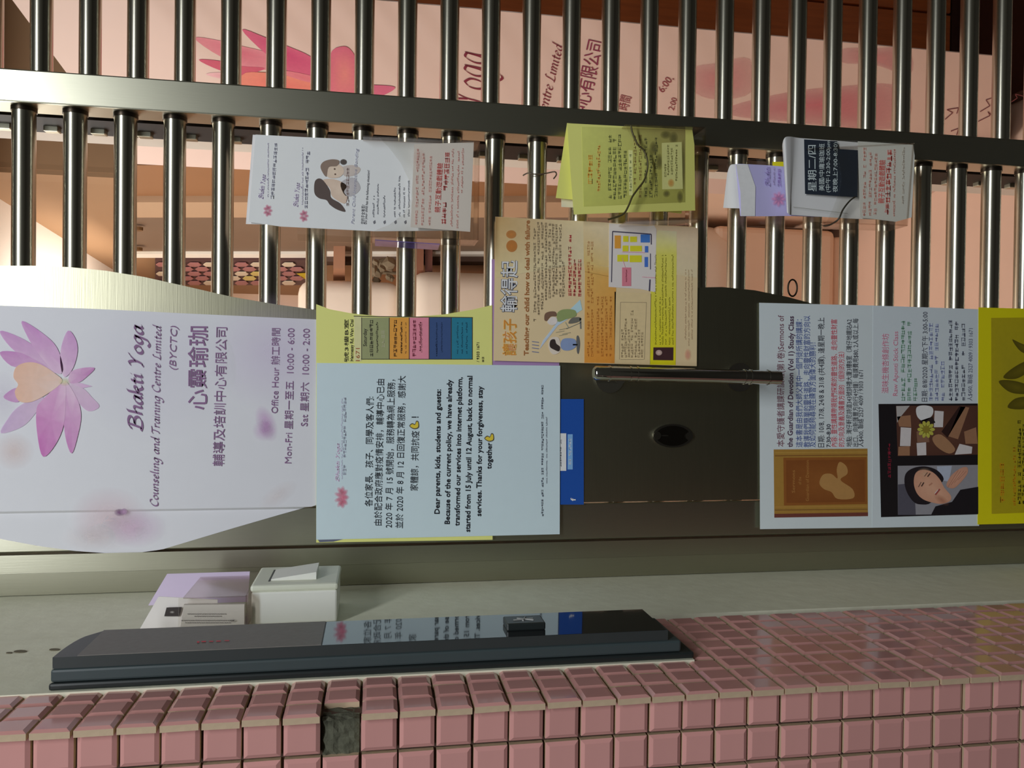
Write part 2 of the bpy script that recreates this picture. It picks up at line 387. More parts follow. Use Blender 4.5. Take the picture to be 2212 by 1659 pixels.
# the socket of the missing corner tile, raw cement
mb = MB(); z1 = 1.4866; bm = bmesh.new(); bmesh.ops.create_grid(bm, x_segments=7, y_segments=7, size=0.0135)
rr = random.Random(5)
mb2 = []
for v in bm.verts: v.co = Vector((XR-0.0115-0.010+v.co.x*1.2, YF+0.006+rr.uniform(-.0011, .0011), z1-TP/2+v.co.y*1.02))
mb.frombm(bm); tag(mb.build('bare_socket', CEMENT, wall_left), 'bare grey cement where a corner tile is missing')
mb = MB(); bm = bmesh.new(); bmesh.ops.create_grid(bm, x_segments=6, y_segments=6, size=0.0135)
for v in bm.verts: v.co = Vector((XR-0.0062+rr.uniform(-.0008, .0008), YF+0.0115+v.co.x, z1-TP/2+v.co.y*1.02))
mb.frombm(bm); mb.build('bare_socket', CEMENT, wall_left)

# door frame of the gate (two steel strips beside the plaster)
mb = MB(); mb.box((-0.2290, -0.002, 0.0), (-0.2082, 0.075, 2.55)); trim_1 = tag(mb.build('trim_1', STEEL), 'brushed steel jamb of the gate frame', None, kind='structure')
mb = MB(); mb.prism([(-0.2296, 0.000, 0.0), (XR+0.0003, 0.0008, 0.0), (XR+0.0003, 0.09, 0.0), (-0.2296, 0.075, 0.0)], (0, 0, 2.55))
mb.build('jamb_return', STEEL, trim_1)

# ---- room behind the gate
RA = on(0, 430, 2, 2.5); RB = on(235, 577, 2, 2.5)
rd = (RB-RA)[:2]/np.linalg.norm((RB-RA)[:2]); rn = np.array([-rd[1], rd[0], 0.0])   # right wall direction and its normal into the room
if rn[0] > 0: rn = -rn
TANW = mat('tan_wall_paint', (158, 122, 88), 0.8, 0, 0.06, 6, g=0.95)
PEACH = mat('peach_wall_paint', (236, 205, 180), 0.8, 0, 0.05, 5, g=0.95)
WHITEP = mat('white_paint', (244, 236, 224), 0.7, 0, 0.03, 8)
FLOORM = mat('peach_floor_tile', (236, 200, 178), 0.35, 0, 0.06, 7, 0.02)
def rw(t): return RA[:2]+rd*t
BK = 3.0
tt0 = (1.215-RA[1])/rd[1]; tt1 = (BK-RA[1])/rd[1]
a, b = rw(tt0), rw(tt1)
mb = MB(); mb.prism([(a[0], a[1], 0), (b[0], b[1], 0), (b[0], b[1], 2.56), (a[0], a[1], 2.56)], tuple(-rn*0.08)); wall_right = tag(mb.build('wall_right', TANW), 'tan painted side wall behind the gate bars', None, kind='structure')
mb = MB(); mb.box((-1.9, BK, 0), (1.6, BK+.1, 2.56)); wall_back = tag(mb.build('wall_back', PEACH), 'peach back wall of the room', None, kind='structure')
mb = MB(); mb.box((-2.0, 0.1, 0), (-1.9, BK+.1, 2.56)); tag(mb.build('wall_far_left', PEACH), 'peach wall on the hidden side of the room', None, kind='structure')
mb = MB(); mb.box((-2.0, 0.10, 2.5), (1.6, BK+.1, 2.62)); tag(mb.build('ceiling', WHITEP), 'white ceiling of the room', None, kind='structure')
mb = MB(); mb.box((-2.2, 0.06, -0.1), (2.2, BK+.1, 0.0)); tag(mb.build('floor', FLOORM), 'peach tiled floor of the room', None, kind='structure')
mb = MB(); mb.box((-2.2, -3.2, -0.1), (2.2, 0.058, 0.0)); tag(mb.build('floor', mat('dark_corridor_floor', (62, 58, 52), 0.6, 0, .15, 12)), 'dark corridor floor in front of the gate', None, kind='structure')

# ================================================================== THE GATE
ZB = [1.8451-0.0541*k for k in range(-2, 27)]
gate = tag(empty('metal_gate', (0.06, 0.02, 0.03)), 'stainless steel gate leaf with horizontal round bars and a curved sheet panel', 'gate')
def bar_mesh(L, r, seg=24):
    mb = MB(); v = []
    for x in (0, L):
        for k in range(seg): v.append((x, r*math.cos(2*math.pi*k/seg), r*math.sin(2*math.pi*k/seg)))
    mb.add(v, [(k, k+seg, (k+1) % seg+seg, (k+1) % seg) for k in range(seg)], smooth=True)
    mb.add(v, [list(range(seg)), list(range(2*seg-1, seg-1, -1))]); return mb
XS0, XS1 = 0.2965, 0.3335
LB = lmesh(bar_mesh(XS0+0.170, 0.0124), 'gate_bar', STEELB)
CB = lmesh(bar_mesh(0.0045, 0.0134), 'bar_collar', DARKSTEEL)
for z in ZB:
    o = inst(LB, 'bar', (-0.168, 0.0205, z), gate)
    inst(CB, 'collar', (XS0-0.0046, 0.0205, z), o)
mb = MB(); mb.bbox_bevel((XS0, 0.0, 0.06), (XS1, 0.041, 2.30), 0.0018); mb.build('stile', STEEL, gate)
mb = MB(); mb.bbox_bevel((-0.2062, 0.0, 0.06), (-0.160, 0.041, 2.30), 0.0018); mb.build('stile', STEEL, gate)
for z in (0.06, 2.26):
    mb = MB(); mb.bbox_bevel((-0.160, 0.002, z), (XS0, 0.039, z+.04), 0.0015); mb.build('rail', STEEL, gate)
# wave-edged sheet panel
EDGE = [(-260, 585), (-120, 574), (0, 574), (80, 574), (150, 577), (230, 585), (310, 598), (400, 618), (500, 641), (600, 658), (690, 670), (800, 690), (930, 706), (1060, 708), (1180, 690), (1290, 660), (1400, 632), (1500, 621), (1560, 620), (1630, 627), (1700, 641), (1770, 660), (1860, 690), (2000, 720), (2250, 735)]
pts = [W(x, y, -0.004) for x, y in EDGE]
top = [(p[0], -0.004, p[2]) for p in pts]
poly = top + [(-0.1585, -0.004, pts[-1][2]), (-0.1585, -0.004, pts[0][2])]
mb = MB()
for i in range(len(top)-1):     # strips so that the wave stays a clean surface
    q = [top[i], top[i+1], (-0.1585, -0.004, top[i+1][2]), (-0.1585, -0.004, top[i][2])]
    n = len(mb.v); mb.add(q, [(0, 1, 2, 3)]); q2 = [(a, 0.0, c) for a, _, c in q]; mb.add(q2, [(3, 2, 1, 0)])
    mb.add([q[0], q[1], q2[1], q2[0]], [(3, 2, 1, 0)]); mb.add([q[3], q[2], q2[2], q2[3]], [(0, 1, 2, 3)])
panel = mb.build('sheet_panel', SHEET, gate)
# pull handle: bar on two stand-offs with round plates
hy = -0.052
h0 = W(1282, 806, hy); h1 = W(1684, 816, hy); hz = h1-h0
handle = MB(); n = 24
path = [h0+hz*t for t in np.linspace(0.012, 1, 14)]
handle.tube([tuple(h0)]+[tuple(p) for p in path], [0.0062]+[0.0088]*14, 20)
hnd = tag(handle.build('pull_handle', CHROME, gate), 'polished steel pull bar')
for px in (1315, 1358, 1373, 1605, 1618, 1658):
    t = (px-1282)/402; c = h0+hz*t; m2 = MB(); m2.tube([tuple(c-hz*.0035), tuple(c+hz*.0035)], 0.0096, 20); m2.build('ring', CHROME, hnd)
for (px, py) in ((1316, 817), (1596, 815)):
    c = W(px, py, -0.0045); m2 = MB(); m2.disc((c[0], -0.0045, c[2]), (0, -1, 0), 0.0185, 0.0185, (1, 0, 0), 0.003); ro = m2.build('rose_plate', CHROME, gate)
    m2 = MB(); m2.tube([(c[0], -0.007, c[2]), (c[0], hy, c[2])], 0.0065, 16); m2.build('stand_off', CHROME, ro)
# lock escutcheon
c = W(1452, 941, -0.0045); m2 = MB()
m2.disc((c[0], -0.0042, c[2]), (0, -1, 0), 0.0268, 0.0150, (0, 0, 1), 0.0028, 36); es = m2.build('lock_plate', CHROME, gate)
m2 = MB(); m2.disc((c[0], -0.0072, c[2]), (0, -1, 0), 0.0225, 0.0128, (0, 0, 1), 0.0010, 32); m2.build('lock_cover', mat('black_lock_cover', (34, 30, 24), 0.22, 0.6), es)
for (px, py) in ((1419, 941), (1488, 942)):
    c = W(px, py, -0.008); m2 = MB(); m2.disc((c[0], -0.0072, c[2]), (0, -1, 0), 0.0052, 0.0052, (1, 0, 0), 0.0025, 14); m2.build('screw', CHROME, es)
c = W(1436, 941, -0.008); m2 = MB(); m2.disc((c[0], -0.0083, c[2]), (0, -1, 0), 0.005, 0.0009, (0, 0, 1), 0.0004, 10); m2.build('keyhole', CHROME, es)
# round pivot stub with a blind rivet beside the handle, and oval hole-ring at the panel's lower edge
c = W(1712, 622, 0.004); m2 = MB(); m2.tube([tuple(c+np.array([.011*math.cos(t), 0, .0065*math.sin(t)])) for t in np.linspace(0, 6.283, 20)], 0.0012, 6); m2.build('hook_ring', DARKSTEEL, gate)

# fixed grille to the right, a little behind the leaf
grille = tag(empty('side_grille', (0.55, 0.0675, 0.03)), 'fixed stainless steel grille of horizontal bars right of the gate leaf', 'grille')
SB = lmesh(bar_mesh(0.62, 0.0124), 'grille_bar', STEELB)
for z in ZB: inst(SB, 'bar', (0.338, 0.0675, z), grille)
mb = MB(); mb.box((0.2995, 0.062, 0.03), (0.340, 0.128, 2.35)); post = tag(mb.build('rear_post', mat('brown_black_paint', (26, 19, 15), 0.6, 0.0, 0.2, 20, spec=.3), grille), 'dark brown post')
LG = MB(); LG.bbox_bevel((-0.006, -0.006, -0.0085), (0.004, 0.006, 0.0085), 0.001); LUG = lmesh(LG, 'lug', STEEL)
for z in ZB: inst(LUG, 'lug', (0.2995, 0.104, z+0.001), grille)
mb = MB(); mb.box((0.3015, 0.135, 0.0), (0.340, 0.175, 2.5)); tag(mb.build('trim_2', WHITEP), 'white door jamb just inside the gate', None, kind='structure')

# ================================================================== SIGN ON THE PANEL
g = 0.74
YS = -0.0049
stop = [(-160, 655), (0, 660), (200, 667), (400, 677), (684, 690)]
sbot = [(700, 1085), (600, 1113), (500, 1142), (420, 1166), (350, 1187), (290, 1195), (230, 1195), (160, 1190), (80, 1179), (0, 1164), (-160, 1120)]
VIN = mat('white_vinyl', (206, 206, 212), 0.45, 0, 0.02, 30, g=0.74, spec=0.3)
mb = MB(); XK = -0.1585
P = [W(x, y, YS) for x, y in stop] + [W(700, 1085, YS)]
low = [W(x, y, -0.0011) for x, y in sbot]
# upper flat on the sheet panel, then it steps down over the panel's edge onto the stile
zt, zb = P[0][2], P[-1][2]
N = 60; zs = np.linspace(zt, zb, N)
tX = np.interp(-zs, [-p[2] for p in P[:-1]], [p[0] for p in P[:-1]])
lz = sorted([(-p[2], p[0]) for p in low]); lX = np.interp(-zs, [q[0] for q in lz], [q[1] for q in lz])
for i in range(N-1):
    def col(i):
        t, l, z = tX[i], lX[i], zs[i]
        if l > XK+0.001: return [(t, YS, z), (l, YS, z), (l, YS, z), (l, YS, z)]
        return [(t, YS, z), (XK, YS, z), (max(l, XK-.003), -0.0011, z), (l, -0.0011, z)]
    A, B = col(i), col(i+1)
    for q in range(3): mb.add([A[q], A[q+1], B[q+1], B[q]], [(3, 2, 1, 0)])
vin = tag(mb.build('vinyl_sign', VIN), 'white vinyl sign with a pink lotus and opening hours on the gate panel', 'sign')
s = Surf(vin, lambda px, py: W(px, py, YS-0.0003), (0, -1, 0), g)
z = lambda L: [(x/2.514, 560+y/2.514) for x, y in L]
s.blob(590, 760, 150, 130, (206, 190, 216), 'tint', 0, .55); s.blob(330, 800, 180, 160, (210, 205, 222), 'tint', 0, .4)
s.blob(30, 975, 45, 42, (228, 196, 190), 'tint', 0, .75); s.blob(5, 860, 40, 60, (214, 206, 222), 'tint', 0, .6)
s.blob(235, 1120, 85, 70, (226, 190, 196), 'tint', 0, .8); s.blob(290, 1140, 70, 45, (216, 184, 212), 'tint', 0, .8); s.blob(190, 1160, 60, 32, (224, 204, 204), 'tint', 0, .6)
s.blob(575, 915, 42, 22, (196, 148, 196), 'tint', 1, .95, rot=1.2); s.blob(570, 930, 26, 24, (196, 148, 196), 'tint', 1, .7)
s.blob(600, 1070, 50, 22, (228, 208, 206), 'tint', 0, .6, rot=-.6)
def petal(L, c, cc, k, a=1.0, part='lotus_emblem', base=(345, 660), core=(222, 200, 216)):
    # printed blend: deep colour at the tip, paler towards the flower's heart
    d = [math.hypot(x-base[0], y-base[1]) for x, y in L]; m = max(d)
    mix = lambda t: tuple(core[i]+((c[i]*.5+cc[i]*.5)*1.0-core[i])*min(1, .15+.85*t) for i in range(3))
    s.poly(z(L), [(*mix(q/m), a) for q in d], part, k, a, cc=(*mix(.62), a))
petal([(5,945),(40,870),(100,800),(200,750),(240,760),(190,840),(120,910)], (206,178,212,.9), (200,170,208), 1, .8)
petal([(540,800),(480,825),(420,770),(375,680),(450,700),(500,750)], (220,190,216), (206,166,206), 1, .8)
petal([(0,390),(100,420),(200,480),(290,560),(310,620),(180,570),(60,480)], (204,158,204), (190,138,190), 2, .92)
petal([(0,505),(100,505),(180,540),(260,590),(150,585),(60,578)], (196,140,190), (182,124,182), 3, .95)
petal([(120,335),(230,400),(310,480),(345,600),(300,615),(200,500),(150,420)], (202,150,200), (186,130,186), 3, .96)
petal([(370,388),(410,430),(422,500),(398,590),(350,640),(328,560),(335,470)], (204,158,204), (192,142,192), 3, .95)
petal([(515,592),(470,640),(430,668),(375,670),(385,612),(450,590)], (196,138,186), (180,118,176), 3, .97)
petal([(500,690),(450,700),(370,670),(430,670)], (214,180,212), (204,160,204), 2, .9)
petal([(390,1055),(355,960),(346,830),(350,660),(420,760),(441,850),(425,950)], (190,120,178), (196,142,190), 3, .97)
petal([(235,1072),(205,960),(198,830),(225,770),(345,670),(358,760),(347,900),(300,1010)], (184,98,166), (196,128,186), 4, .98)
petal([(20,745),(80,700),(115,715),(105,772),(60,772)], (196,150,196), (184,128,180), 2, .95)
petal([(75,640),(90,585),(150,560),(220,570),(300,620),(338,665),(260,730),(170,775),(105,770),(82,720),(100,680)], (232,184,170), (232,170,140), 5, 1, core=(230, 196, 190))
s.blob(140, 825, 14, 10, (232, 214, 176), 'lotus_emblem', 6, .8)
PUR = (130, 98, 134)
s.script('Bhakti Yoga', 307, 933, 309, 700, 17.5, PUR, 0.125)
s.script('Counseling and Training Centre Limited', 341, 1094, 348, 700, 9.6, PUR, 0.10)
s.text('(BYCTC)', 380, 799, 383, 704, 15.5, PUR, 0, .25)
s.text('心靈瑜珈', 444, 885, 446, 705, 34, PUR, .008)
s.text('輔導及培訓中心有限公司', 482, 1007, 489, 707, 20, PUR, .012)
s.text('Office Hour 辦工時間', 600, 893, 604, 709, 15, PUR)
s.text('Mon-Fri 星期一至五  10:00 - 6:00', 629, 1001, 636, 709, 15, PUR)
s.text('Sat 星期六  10:00 - 2:00', 664, 921, 669, 710, 15, PUR)
s.blob(258, 1107, 11, 8, (118, 78, 118), 'smudge', 3, .95, .2); s.blob(268, 1105, 8, 7, (176, 140, 176), 'smudge', 4, .95, .3)
s.flush()

# ================================================================== PAPERS
# lilac sheet mostly hidden under the beige poster
s = sheet('lilac_paper', 'lilac paper edge peeking out between the white notice and beige poster', 'paper', [(1062, 560), (1208, 560), (1208, 800), (1062, 800)], -0.0056, (150, 120, 160), .6)
# yellow timetable
g = 0.70
s = sheet('timetable_poster', 'yellow class timetable poster with coloured cells, behind the white notice', 'poster',
          [(683, 657), (712, 668), (760, 677), (820, 683), (900, 684), (960, 679), (1020, 669), (1063, 659), (1064, 1166), (683, 1172)], -0.0066, (216, 214, 128), g)
for (x0, x1, c) in ((781, 840, (146, 150, 108)), (841, 883, (220, 150, 66)), (884, 926, (216, 132, 150)), (928, 974, (56, 78, 122)), (975, 1020, (40, 118, 142))):
    s.rect(x0, 686, x1, 776, c, 'table_cell', 1)
s.rect(765, 683, 781, 780, (206, 202, 150), 'table_cell', 1)
for (a, b) in ((686, 782), ): s.line(764, 683, 1021, 686, 1.6, (60, 60, 50), 'table_rule'); s.line(780, 776, 1021, 776, 1.4, (60, 60, 50), 'table_rule')
for x in (781, 841, 884, 927, 975, 1020): s.line(x, 686, x, 776, 1.4, (70, 66, 56), 'table_rule')
K = (48, 44, 40)
s.text('號3樓B室', 752, 782, 752, 690, 7.5, K, .01); s.text('Hennessy Rd, Wan Chai', 763, 780, 763, 690, 7.5, K, .01); s.text('1671', 777, 780, 777, 752, 9, (150, 80, 50))
s.text('Saturday', 792, 748, 792, 710, 8, K, .01)
for (x, c) in ((806, K), (858, (60, 36, 24)), (899, (110, 34, 50))):
    s.greek(x, 770, 690, 8, c, gap=.06); s.greek(x+11, 762, 695, 6, c, latin=True)
for x in (869, 878, 912, 945, 956, 990, 1000, 1010): s.greek(x, 764, 696, 5, (90, 70, 60) if x < 930 else (30, 40, 66), a=.6, latin=True)
s.greek(832, 750, 712, 9, (200, 196, 170), a=.6); s.greek(945, 770, 742, 4, (30, 34, 60), a=.6)
s.text('/ 9303 1671', 1035, 782, 1035, 740, 6, K, .01); s.greek(1045, 782, 770, 5, K)
s.poly([(686, 1164), (760, 1160), (720, 1170), (690, 1171)], (96, 100, 120), 'picture', 1)
s.flush()
# blue flyer under the notice
s = sheet('blue_flyer', 'blue printed flyer sticking out below the white closure notice', 'flyer', [(1130, 862), (1261, 862), (1261, 1090), (1130, 1090)], -0.0061, (24, 66, 138), .55)
s.rect(1205, 936, 1223, 1017, (196, 206, 222), 'caption_box'); s.rect(1226, 938, 1237, 1014, (110, 150, 200), 'caption_box')
s.greek(1213, 1008, 948, 5, (30, 40, 60), k=2); s.greek(1234, 1010, 946, 6, (210, 222, 236), k=2, gap=.05); s.text('f', 1243, 1082, 1243, 1075.5, 11, (200, 214, 232), .02)
s.flush()
# white closure notice (A4)
g = 0.68
s = sheet('closure_notice', 'white typed closure notice on the gate beside the vinyl sign', 'notice', [(684, 784), (1210, 790), (1209, 1154), (683, 1166)], -0.0078, (188, 204, 220), g)
K = (34, 38, 46)
s.blob(740, 1075, 12, 22, (222, 130, 150), 'lotus_emblem', 1, .9, .0)
for a_ in range(9):
    t = a_*.7; s.blob(738+8*math.cos(t), 1074+16*math.sin(t), 9, 5, (214, 110, 136), 'lotus_emblem', 2, .6, .1, 10, t)
s.script('Bhakti Yoga', 732, 1041, 733, 957, 4.2, (196, 160, 190), .1); s.greek(740, 1035, 860, 4, (190, 180, 200), latin=True, a=.8); s.greek(748, 1026, 850, 7, (160, 160, 176), a=.9)
for (t, x0, y0, x1, y1, h) in (
  ('各位家長、孩子、同學及客人們:', 803, 1094, 806, 857, 13.5), ('由於配合政府應對疫情安排，輔導中心已由', 823, 1135, 829, 819, 13.5),
  ('2020 年 7 月 15 號開始，服務轉為網上服務，', 846, 1140, 852, 820, 13.5), ('並於 2020 年 8 月 12 日回復正常服務，感謝大', 869, 1141, 875, 812, 13.5),
  ('家體諒，共同抗疫', 901, 1060, 904, 931, 13.5)):
    s.text(t, x0, y0, x1, y1, h, K, .013)
for (t, x0, y0, x1, y1) in (('Dear parents, kids, students and guests:', 949, 1110, 952, 841), ('Because of the current policy, we have already', 971, 1132, 976, 820),
  ('transformed our services into internet platform,', 992, 1136, 998, 815), ('started from 15 July until 12 August, back to normal', 1015, 1149, 1020, 812),
  ('services. Thanks for your forgiveness, stay', 1039, 1115, 1042, 834), ('together', 1061, 1013, 1062, 956)):
    s.text(t, x0, y0, x1, y1, 11.5, (24, 26, 34), .022)
s.line(889, 901, 899, 901, 2.2, K, 'lettering', 3); s.line(901, 901, 903.5, 901, 2.2, K, 'lettering', 3)
for (x, y) in ((894, 918), (1056, 945)):    # flexed-arm emoji
    s.poly([(x-10, y+2), (x-4, y-4), (x+2, y-2), (x+5, y-9), (x+10, y-7), (x+11, y+5), (x+4, y+9), (x-3, y+8)], (80, 74, 60), 'flexed_arm_symbol#%d' % x, 1)
    s.poly([(x-8, y+2), (x-3, y-2), (x+2, y), (x+6, y-7), (x+9, y-5), (x+9, y+4), (x+3, y+7), (x-3, y+6)], (216, 186, 60), 'flexed_arm_symbol#%d' % x, 2)
s.greek(1174, 1120, 826, 5, (70, 74, 90), gap=.1); s.greek(1182, 1044, 900, 4, (110, 112, 126), latin=True)
s.flush()
# beige poster
g = 0.60
s = sheet('talk_poster', 'beige and orange parenting talk poster with a cartoon, above the pull handle', 'poster', [(1070, 468), (1290, 480), (1500, 490), (1508, 494), (1505, 791), (1066, 779)], -0.0088, (200, 178, 140), g)
q = lambda x, y: (1040+x/4.366, 440+y/4.366)
def qp(L): return [q(*p) for p in L]
s.poly(qp([(135, 125), (960, 165), (965, 560), (125, 700)]), [(176, 144, 96), (206, 184, 150), (208, 186, 152), (206, 182, 138)], 'ground_tint', 0)
s.poly(qp([(960, 165), (2040, 230), (2035, 700), (965, 560)]), [(206, 182, 150), (200, 176, 148), (202, 184, 150), (208, 170, 104)], 'ground_tint', 0)
s.poly(qp([(975, 640), (1270, 700), (1255, 1505), (970, 1500)]), [(206, 158, 88), (206, 150, 76), (196, 128, 50), (200, 134, 56)], 'orange_band', 1)
s.poly(qp([(966, 555), (1272, 610), (1270, 702), (975, 642)]), [(208, 172, 110), (206, 172, 110), (206, 150, 76), (206, 158, 88)], 'orange_band', 1)
s.poly(qp([(1600, 500), (1840, 480), (1830, 1522), (1588, 1518)]), [(196, 190, 80), (196, 190, 90), (198, 186, 24), (204, 192, 22)], 'yellow_band', 1)
s.poly(qp([(1660, 250), (1840, 260), (1840, 480), (1600, 500)]), [(198, 190, 150), (200, 190, 160), (196, 190, 90), (196, 190, 80)], 'yellow_band', 1)
s.poly(qp([(1255, 830), (1600, 850), (1590, 1515), (1255, 1505)]), (200, 178, 136), 'ground_tint', 1)
s.text('輸得起', 1113.5, 675, 1115, 562, 28, (62, 66, 84), .055, part='title_lettering', k=2)
s.text('輸得起', 1113.5, 674, 1115, 563, 28, (226, 224, 222), .004, part='title_lettering', k=4)
s.text('讓孩子', 1112, 768, 1113, 689, 23, (226, 160, 80), .06, part='title_lettering', k=2); s.text('讓孩子', 1112, 768, 1113, 689, 23, (196, 120, 48), .0, part='title_lettering', k=3, a=.6)
s.blob(*q(285, 400), 12, 13, (176, 112, 52), 'title_lettering', 2, .95, .7); s.blob(*q(280, 290), 11, 9, (176, 116, 58), 'title_lettering', 2, .95, .6)
s.text('Teaching our child how to deal with failure', 1141, 768, 1144, 476, 10, (146, 96, 56), .03, part='title_lettering')
for i, (x, ya, yb) in enumerate(((515, 170, 1110), (550, 170, 1050), (585, 170, 1000), (620, 175, 910), (655, 180, 890), (690, 185, 880), (720, 190, 885), (755, 190, 880), (785, 540, 880))):
    s.greek(q(x, 0)[0], q(0, yb)[1], q(0, ya)[1], 6, (104, 92, 76), a=.75, gap=.1)
for (x, ya, yb) in ((850, 290, 870), (893, 520, 872), (940, 520, 875)): s.greek(q(x, 0)[0], q(0, yb)[1], q(0, ya)[1], 7.5, (172, 52, 60), gap=.05)
for x in (1020, 1055, 1110, 1150, 1190, 1230): s.greek(q(x, 0)[0], q(0, 1440)[1], q(0, 350 if x < 1060 else 870)[1], 6, (150, 86, 30), a=.5, gap=.15)
for (x0, y0, x1, y1) in ((1310, 930, 1555, 932), (1310, 1470, 1530, 1470), (1310, 930, 1300, 1470), (1555, 932, 1535, 1470)): s.line(*q(x0, y0), *q(x1, y1), .9, (130, 116, 92), 'box_rule')
for x in (1340, 1370, 1400, 1430, 1465, 1495, 1525): s.greek(q(x, 0)[0], q(0, 1450)[1], q(0, random.choice([1000, 1080, 1180]))[1], 5.5, (120, 104, 80), a=.75)
for x in (1650, 1690, 1715, 1745, 1780, 1810): s.greek(q(x, 0)[0], q(0, 1330)[1], q(0, random.choice([480, 700, 880]))[1], 5, (110, 104, 30), a=.75, latin=True)
for x in (1930, 1960, 1990): s.greek(q(x, 0)[0], q(0, random.choice([1280, 1340]))[1], q(0, 620)[1], 4.5, (160, 136, 110), a=.6, latin=True)
s.blob(*q(1945, 1425), 8, 14, (206, 146, 126), 'small_emblem', 2, .9)
s.poly(qp([(1620, 1355), (1810, 1355), (1808, 1478), (1618, 1475)]), (62, 38, 40), 'portrait', 2); s.blob(*q(1672, 1405), 7, 6, (206, 170, 160), 'portrait', 3, 1, .6)
# cartoon: child on a stool and a woman leaning at a desk
PRT = 'cartoon'
s.poly(qp([(545, 1375), (580, 1290), (720, 1110), (720, 1150)]), [(170, 180, 200), (180, 190, 206), (166, 186, 204), (172, 184, 202)], 'cartoon_beam', 1)
s.poly(qp([(720, 1110), (930, 905), (950, 1000), (720, 1150)]), [(166, 186, 204), (160, 190, 200), (164, 194, 206), (172, 184, 202)], 'cartoon_beam', 1)
s.poly(qp([(715, 1030), (760, 1000), (830, 995), (885, 1010), (890, 1060), (800, 1090), (730, 1115), (710, 1080)]), (130, 142, 92), PRT, 3)
s.poly(qp([(620, 1110), (660, 1070), (705, 1075), (712, 1120), (680, 1145), (640, 1140)]), (202, 190, 184), PRT, 3)
s.poly(qp([(592, 1095), (598, 1040), (640, 1018), (695, 1020), (705, 1060), (650, 1065), (615, 1105)]), (110, 84, 68), PRT, 4)
s.poly(qp([(820, 1130), (850, 1080), (920, 1070), (940, 1090), (900, 1120)]), (100, 98, 90), PRT, 3); s.line(*q(790, 1120), *q(820, 1170), 2, (150, 150, 130), PRT, 3); s.line(*q(800, 1180), *q(940, 1120), 1.4, (120, 120, 110), PRT, 3); s.line(*q(930, 1080), *q(935, 1180), 3, (110, 110, 106), PRT, 3)
for (x, y) in ((740, 1215), (770, 1190), (800, 1230), (770, 1245)): s.line(*q(x-40, y), *q(x+40, y-15), 1.2, (140, 136, 116), PRT, 3)
s.poly(qp([(630, 1350), (650, 1270), (720, 1260), (745, 1330), (735, 1400), (670, 1420)]), (198, 186, 172), PRT, 3)
s.poly(qp([(645, 1350), (650, 1290), (690, 1280), (705, 1320), (740, 1350), (730, 1392), (690, 1380)]), (52, 42, 38), PRT, 4)
s.poly(qp([(750, 1300), (790, 1270), (880, 1280), (888, 1350), (820, 1385), (755, 1370)]), (122, 138, 172), PRT, 3)
s.poly(qp([(895, 1260), (915, 1250), (928, 1320), (915, 1412), (898, 1390)]), (92, 92, 92), PRT, 3); s.line(*q(860, 1330), *q(905, 1330), 3, (96, 92, 96), PRT, 3)
for y in (1300, 1330, 1360, 1395): s.line(*q(475, y), *q(540, y+8), 1.6, (104, 110, 140), PRT, 3)
s.flush()
# floor-plan card stuck on the poster
s = sheet('floor_plan_card', 'white card with a coloured room plan, stuck on the beige poster', 'card', qp([(1205, 185), (1330, 195), (1560, 212), (1630, 205), (1650, 240), (1640, 835), (1500, 805), (1200, 785)]), -0.0094, (206, 192, 188), .60)
def qr(x0, y0, x1, y1, c, part='plan_block'): s.poly(qp([(x0, y0), (x1, y0), (x1, y1), (x0, y1)]), c, part, 1)
for L in ((1335,305,1385,360),(1400,310,1465,362),(1330,395,1385,450),(1400,397,1512,450),(1280,482,1382,546),(1396,487,1510,552)): qr(*L, (196, 190, 44))
qr(1255, 300, 1313, 422, (206, 140, 56)); qr(1500, 290, 1588, 366, (62, 108, 176)); qr(1540, 400, 1572, 460, (66, 104, 180)); qr(1537, 503, 1570, 597, (66, 104, 180)); qr(1325, 602, 1411, 777, (196, 116, 130))
for (x0, y0, x1, y1, w) in ((1235, 262, 1600, 288, 2.4), (1235, 262, 1225, 740, 1.8), (1600, 290, 1600, 385, 2.2), (1592, 470, 1592, 620, 1.6), (1588, 715, 1582, 825, 3), (1325, 455, 1540, 462, 1), (1325, 510, 1355, 600, 1), (1515, 690, 1640, 700, 1)):
    s.line(*q(x0, y0), *q(x1, y1), w, (70, 66, 84) if w > 1.2 else (196, 130, 150), 'plan_line')
s.greek(q(1372, 0)[0], q(0, 750)[1], q(0, 620)[1], 4, (120, 40, 60), latin=True)
s.flush()
# study class flyer
g = 0.47
q = lambda x, y: (1600+x/3.072, 620+y/3.072)
s = sheet('study_class_flyer', 'white study class flyer with a golden book cover picture', 'flyer', [(1640, 654), (1888, 660), (1886, 1140), (1642, 1143)], -0.0066, (176, 184, 192), .52)
def tl(body, xs, ya, yb, h, c, bold=.01, xe=None, **kw): s.text(body, q(xs, 0)[0], ya, q(xe or xs, 0)[0], yb, h, c, bold, **kw)
BL = (62, 78, 130); RD = (172, 60, 76); K = (44, 44, 54)
tl('本愛守護者講課研讀班(第1卷)Sermons of', 284, 965, 681, 13, (104, 66, 78), .008)
tl('the Guardian of Devotion (Vol 1) Study Class', 342, 966, 683, 11.5, (74, 56, 74), .02, 350)
tl('這本書是由我們大師父其中一個門徒所講的講課：', 404, 966, 690, 11.5, BL); tl('教導我們簡單的靈性道路，走向靈性財富的方向以', 455, 966, 682, 11.5, BL); tl('及如何能夠尋現在練習方面偉大的勝利！', 493, 966, 740, 11, BL)
tl('日期: 10/8, 17/8, 24/8 & 31/8 (共4課), 逢星期一晚上', 550, 966, 686, 11.5, K, .016); tl('7:30-8:30', 594, 966, 916, 9, K, .012)
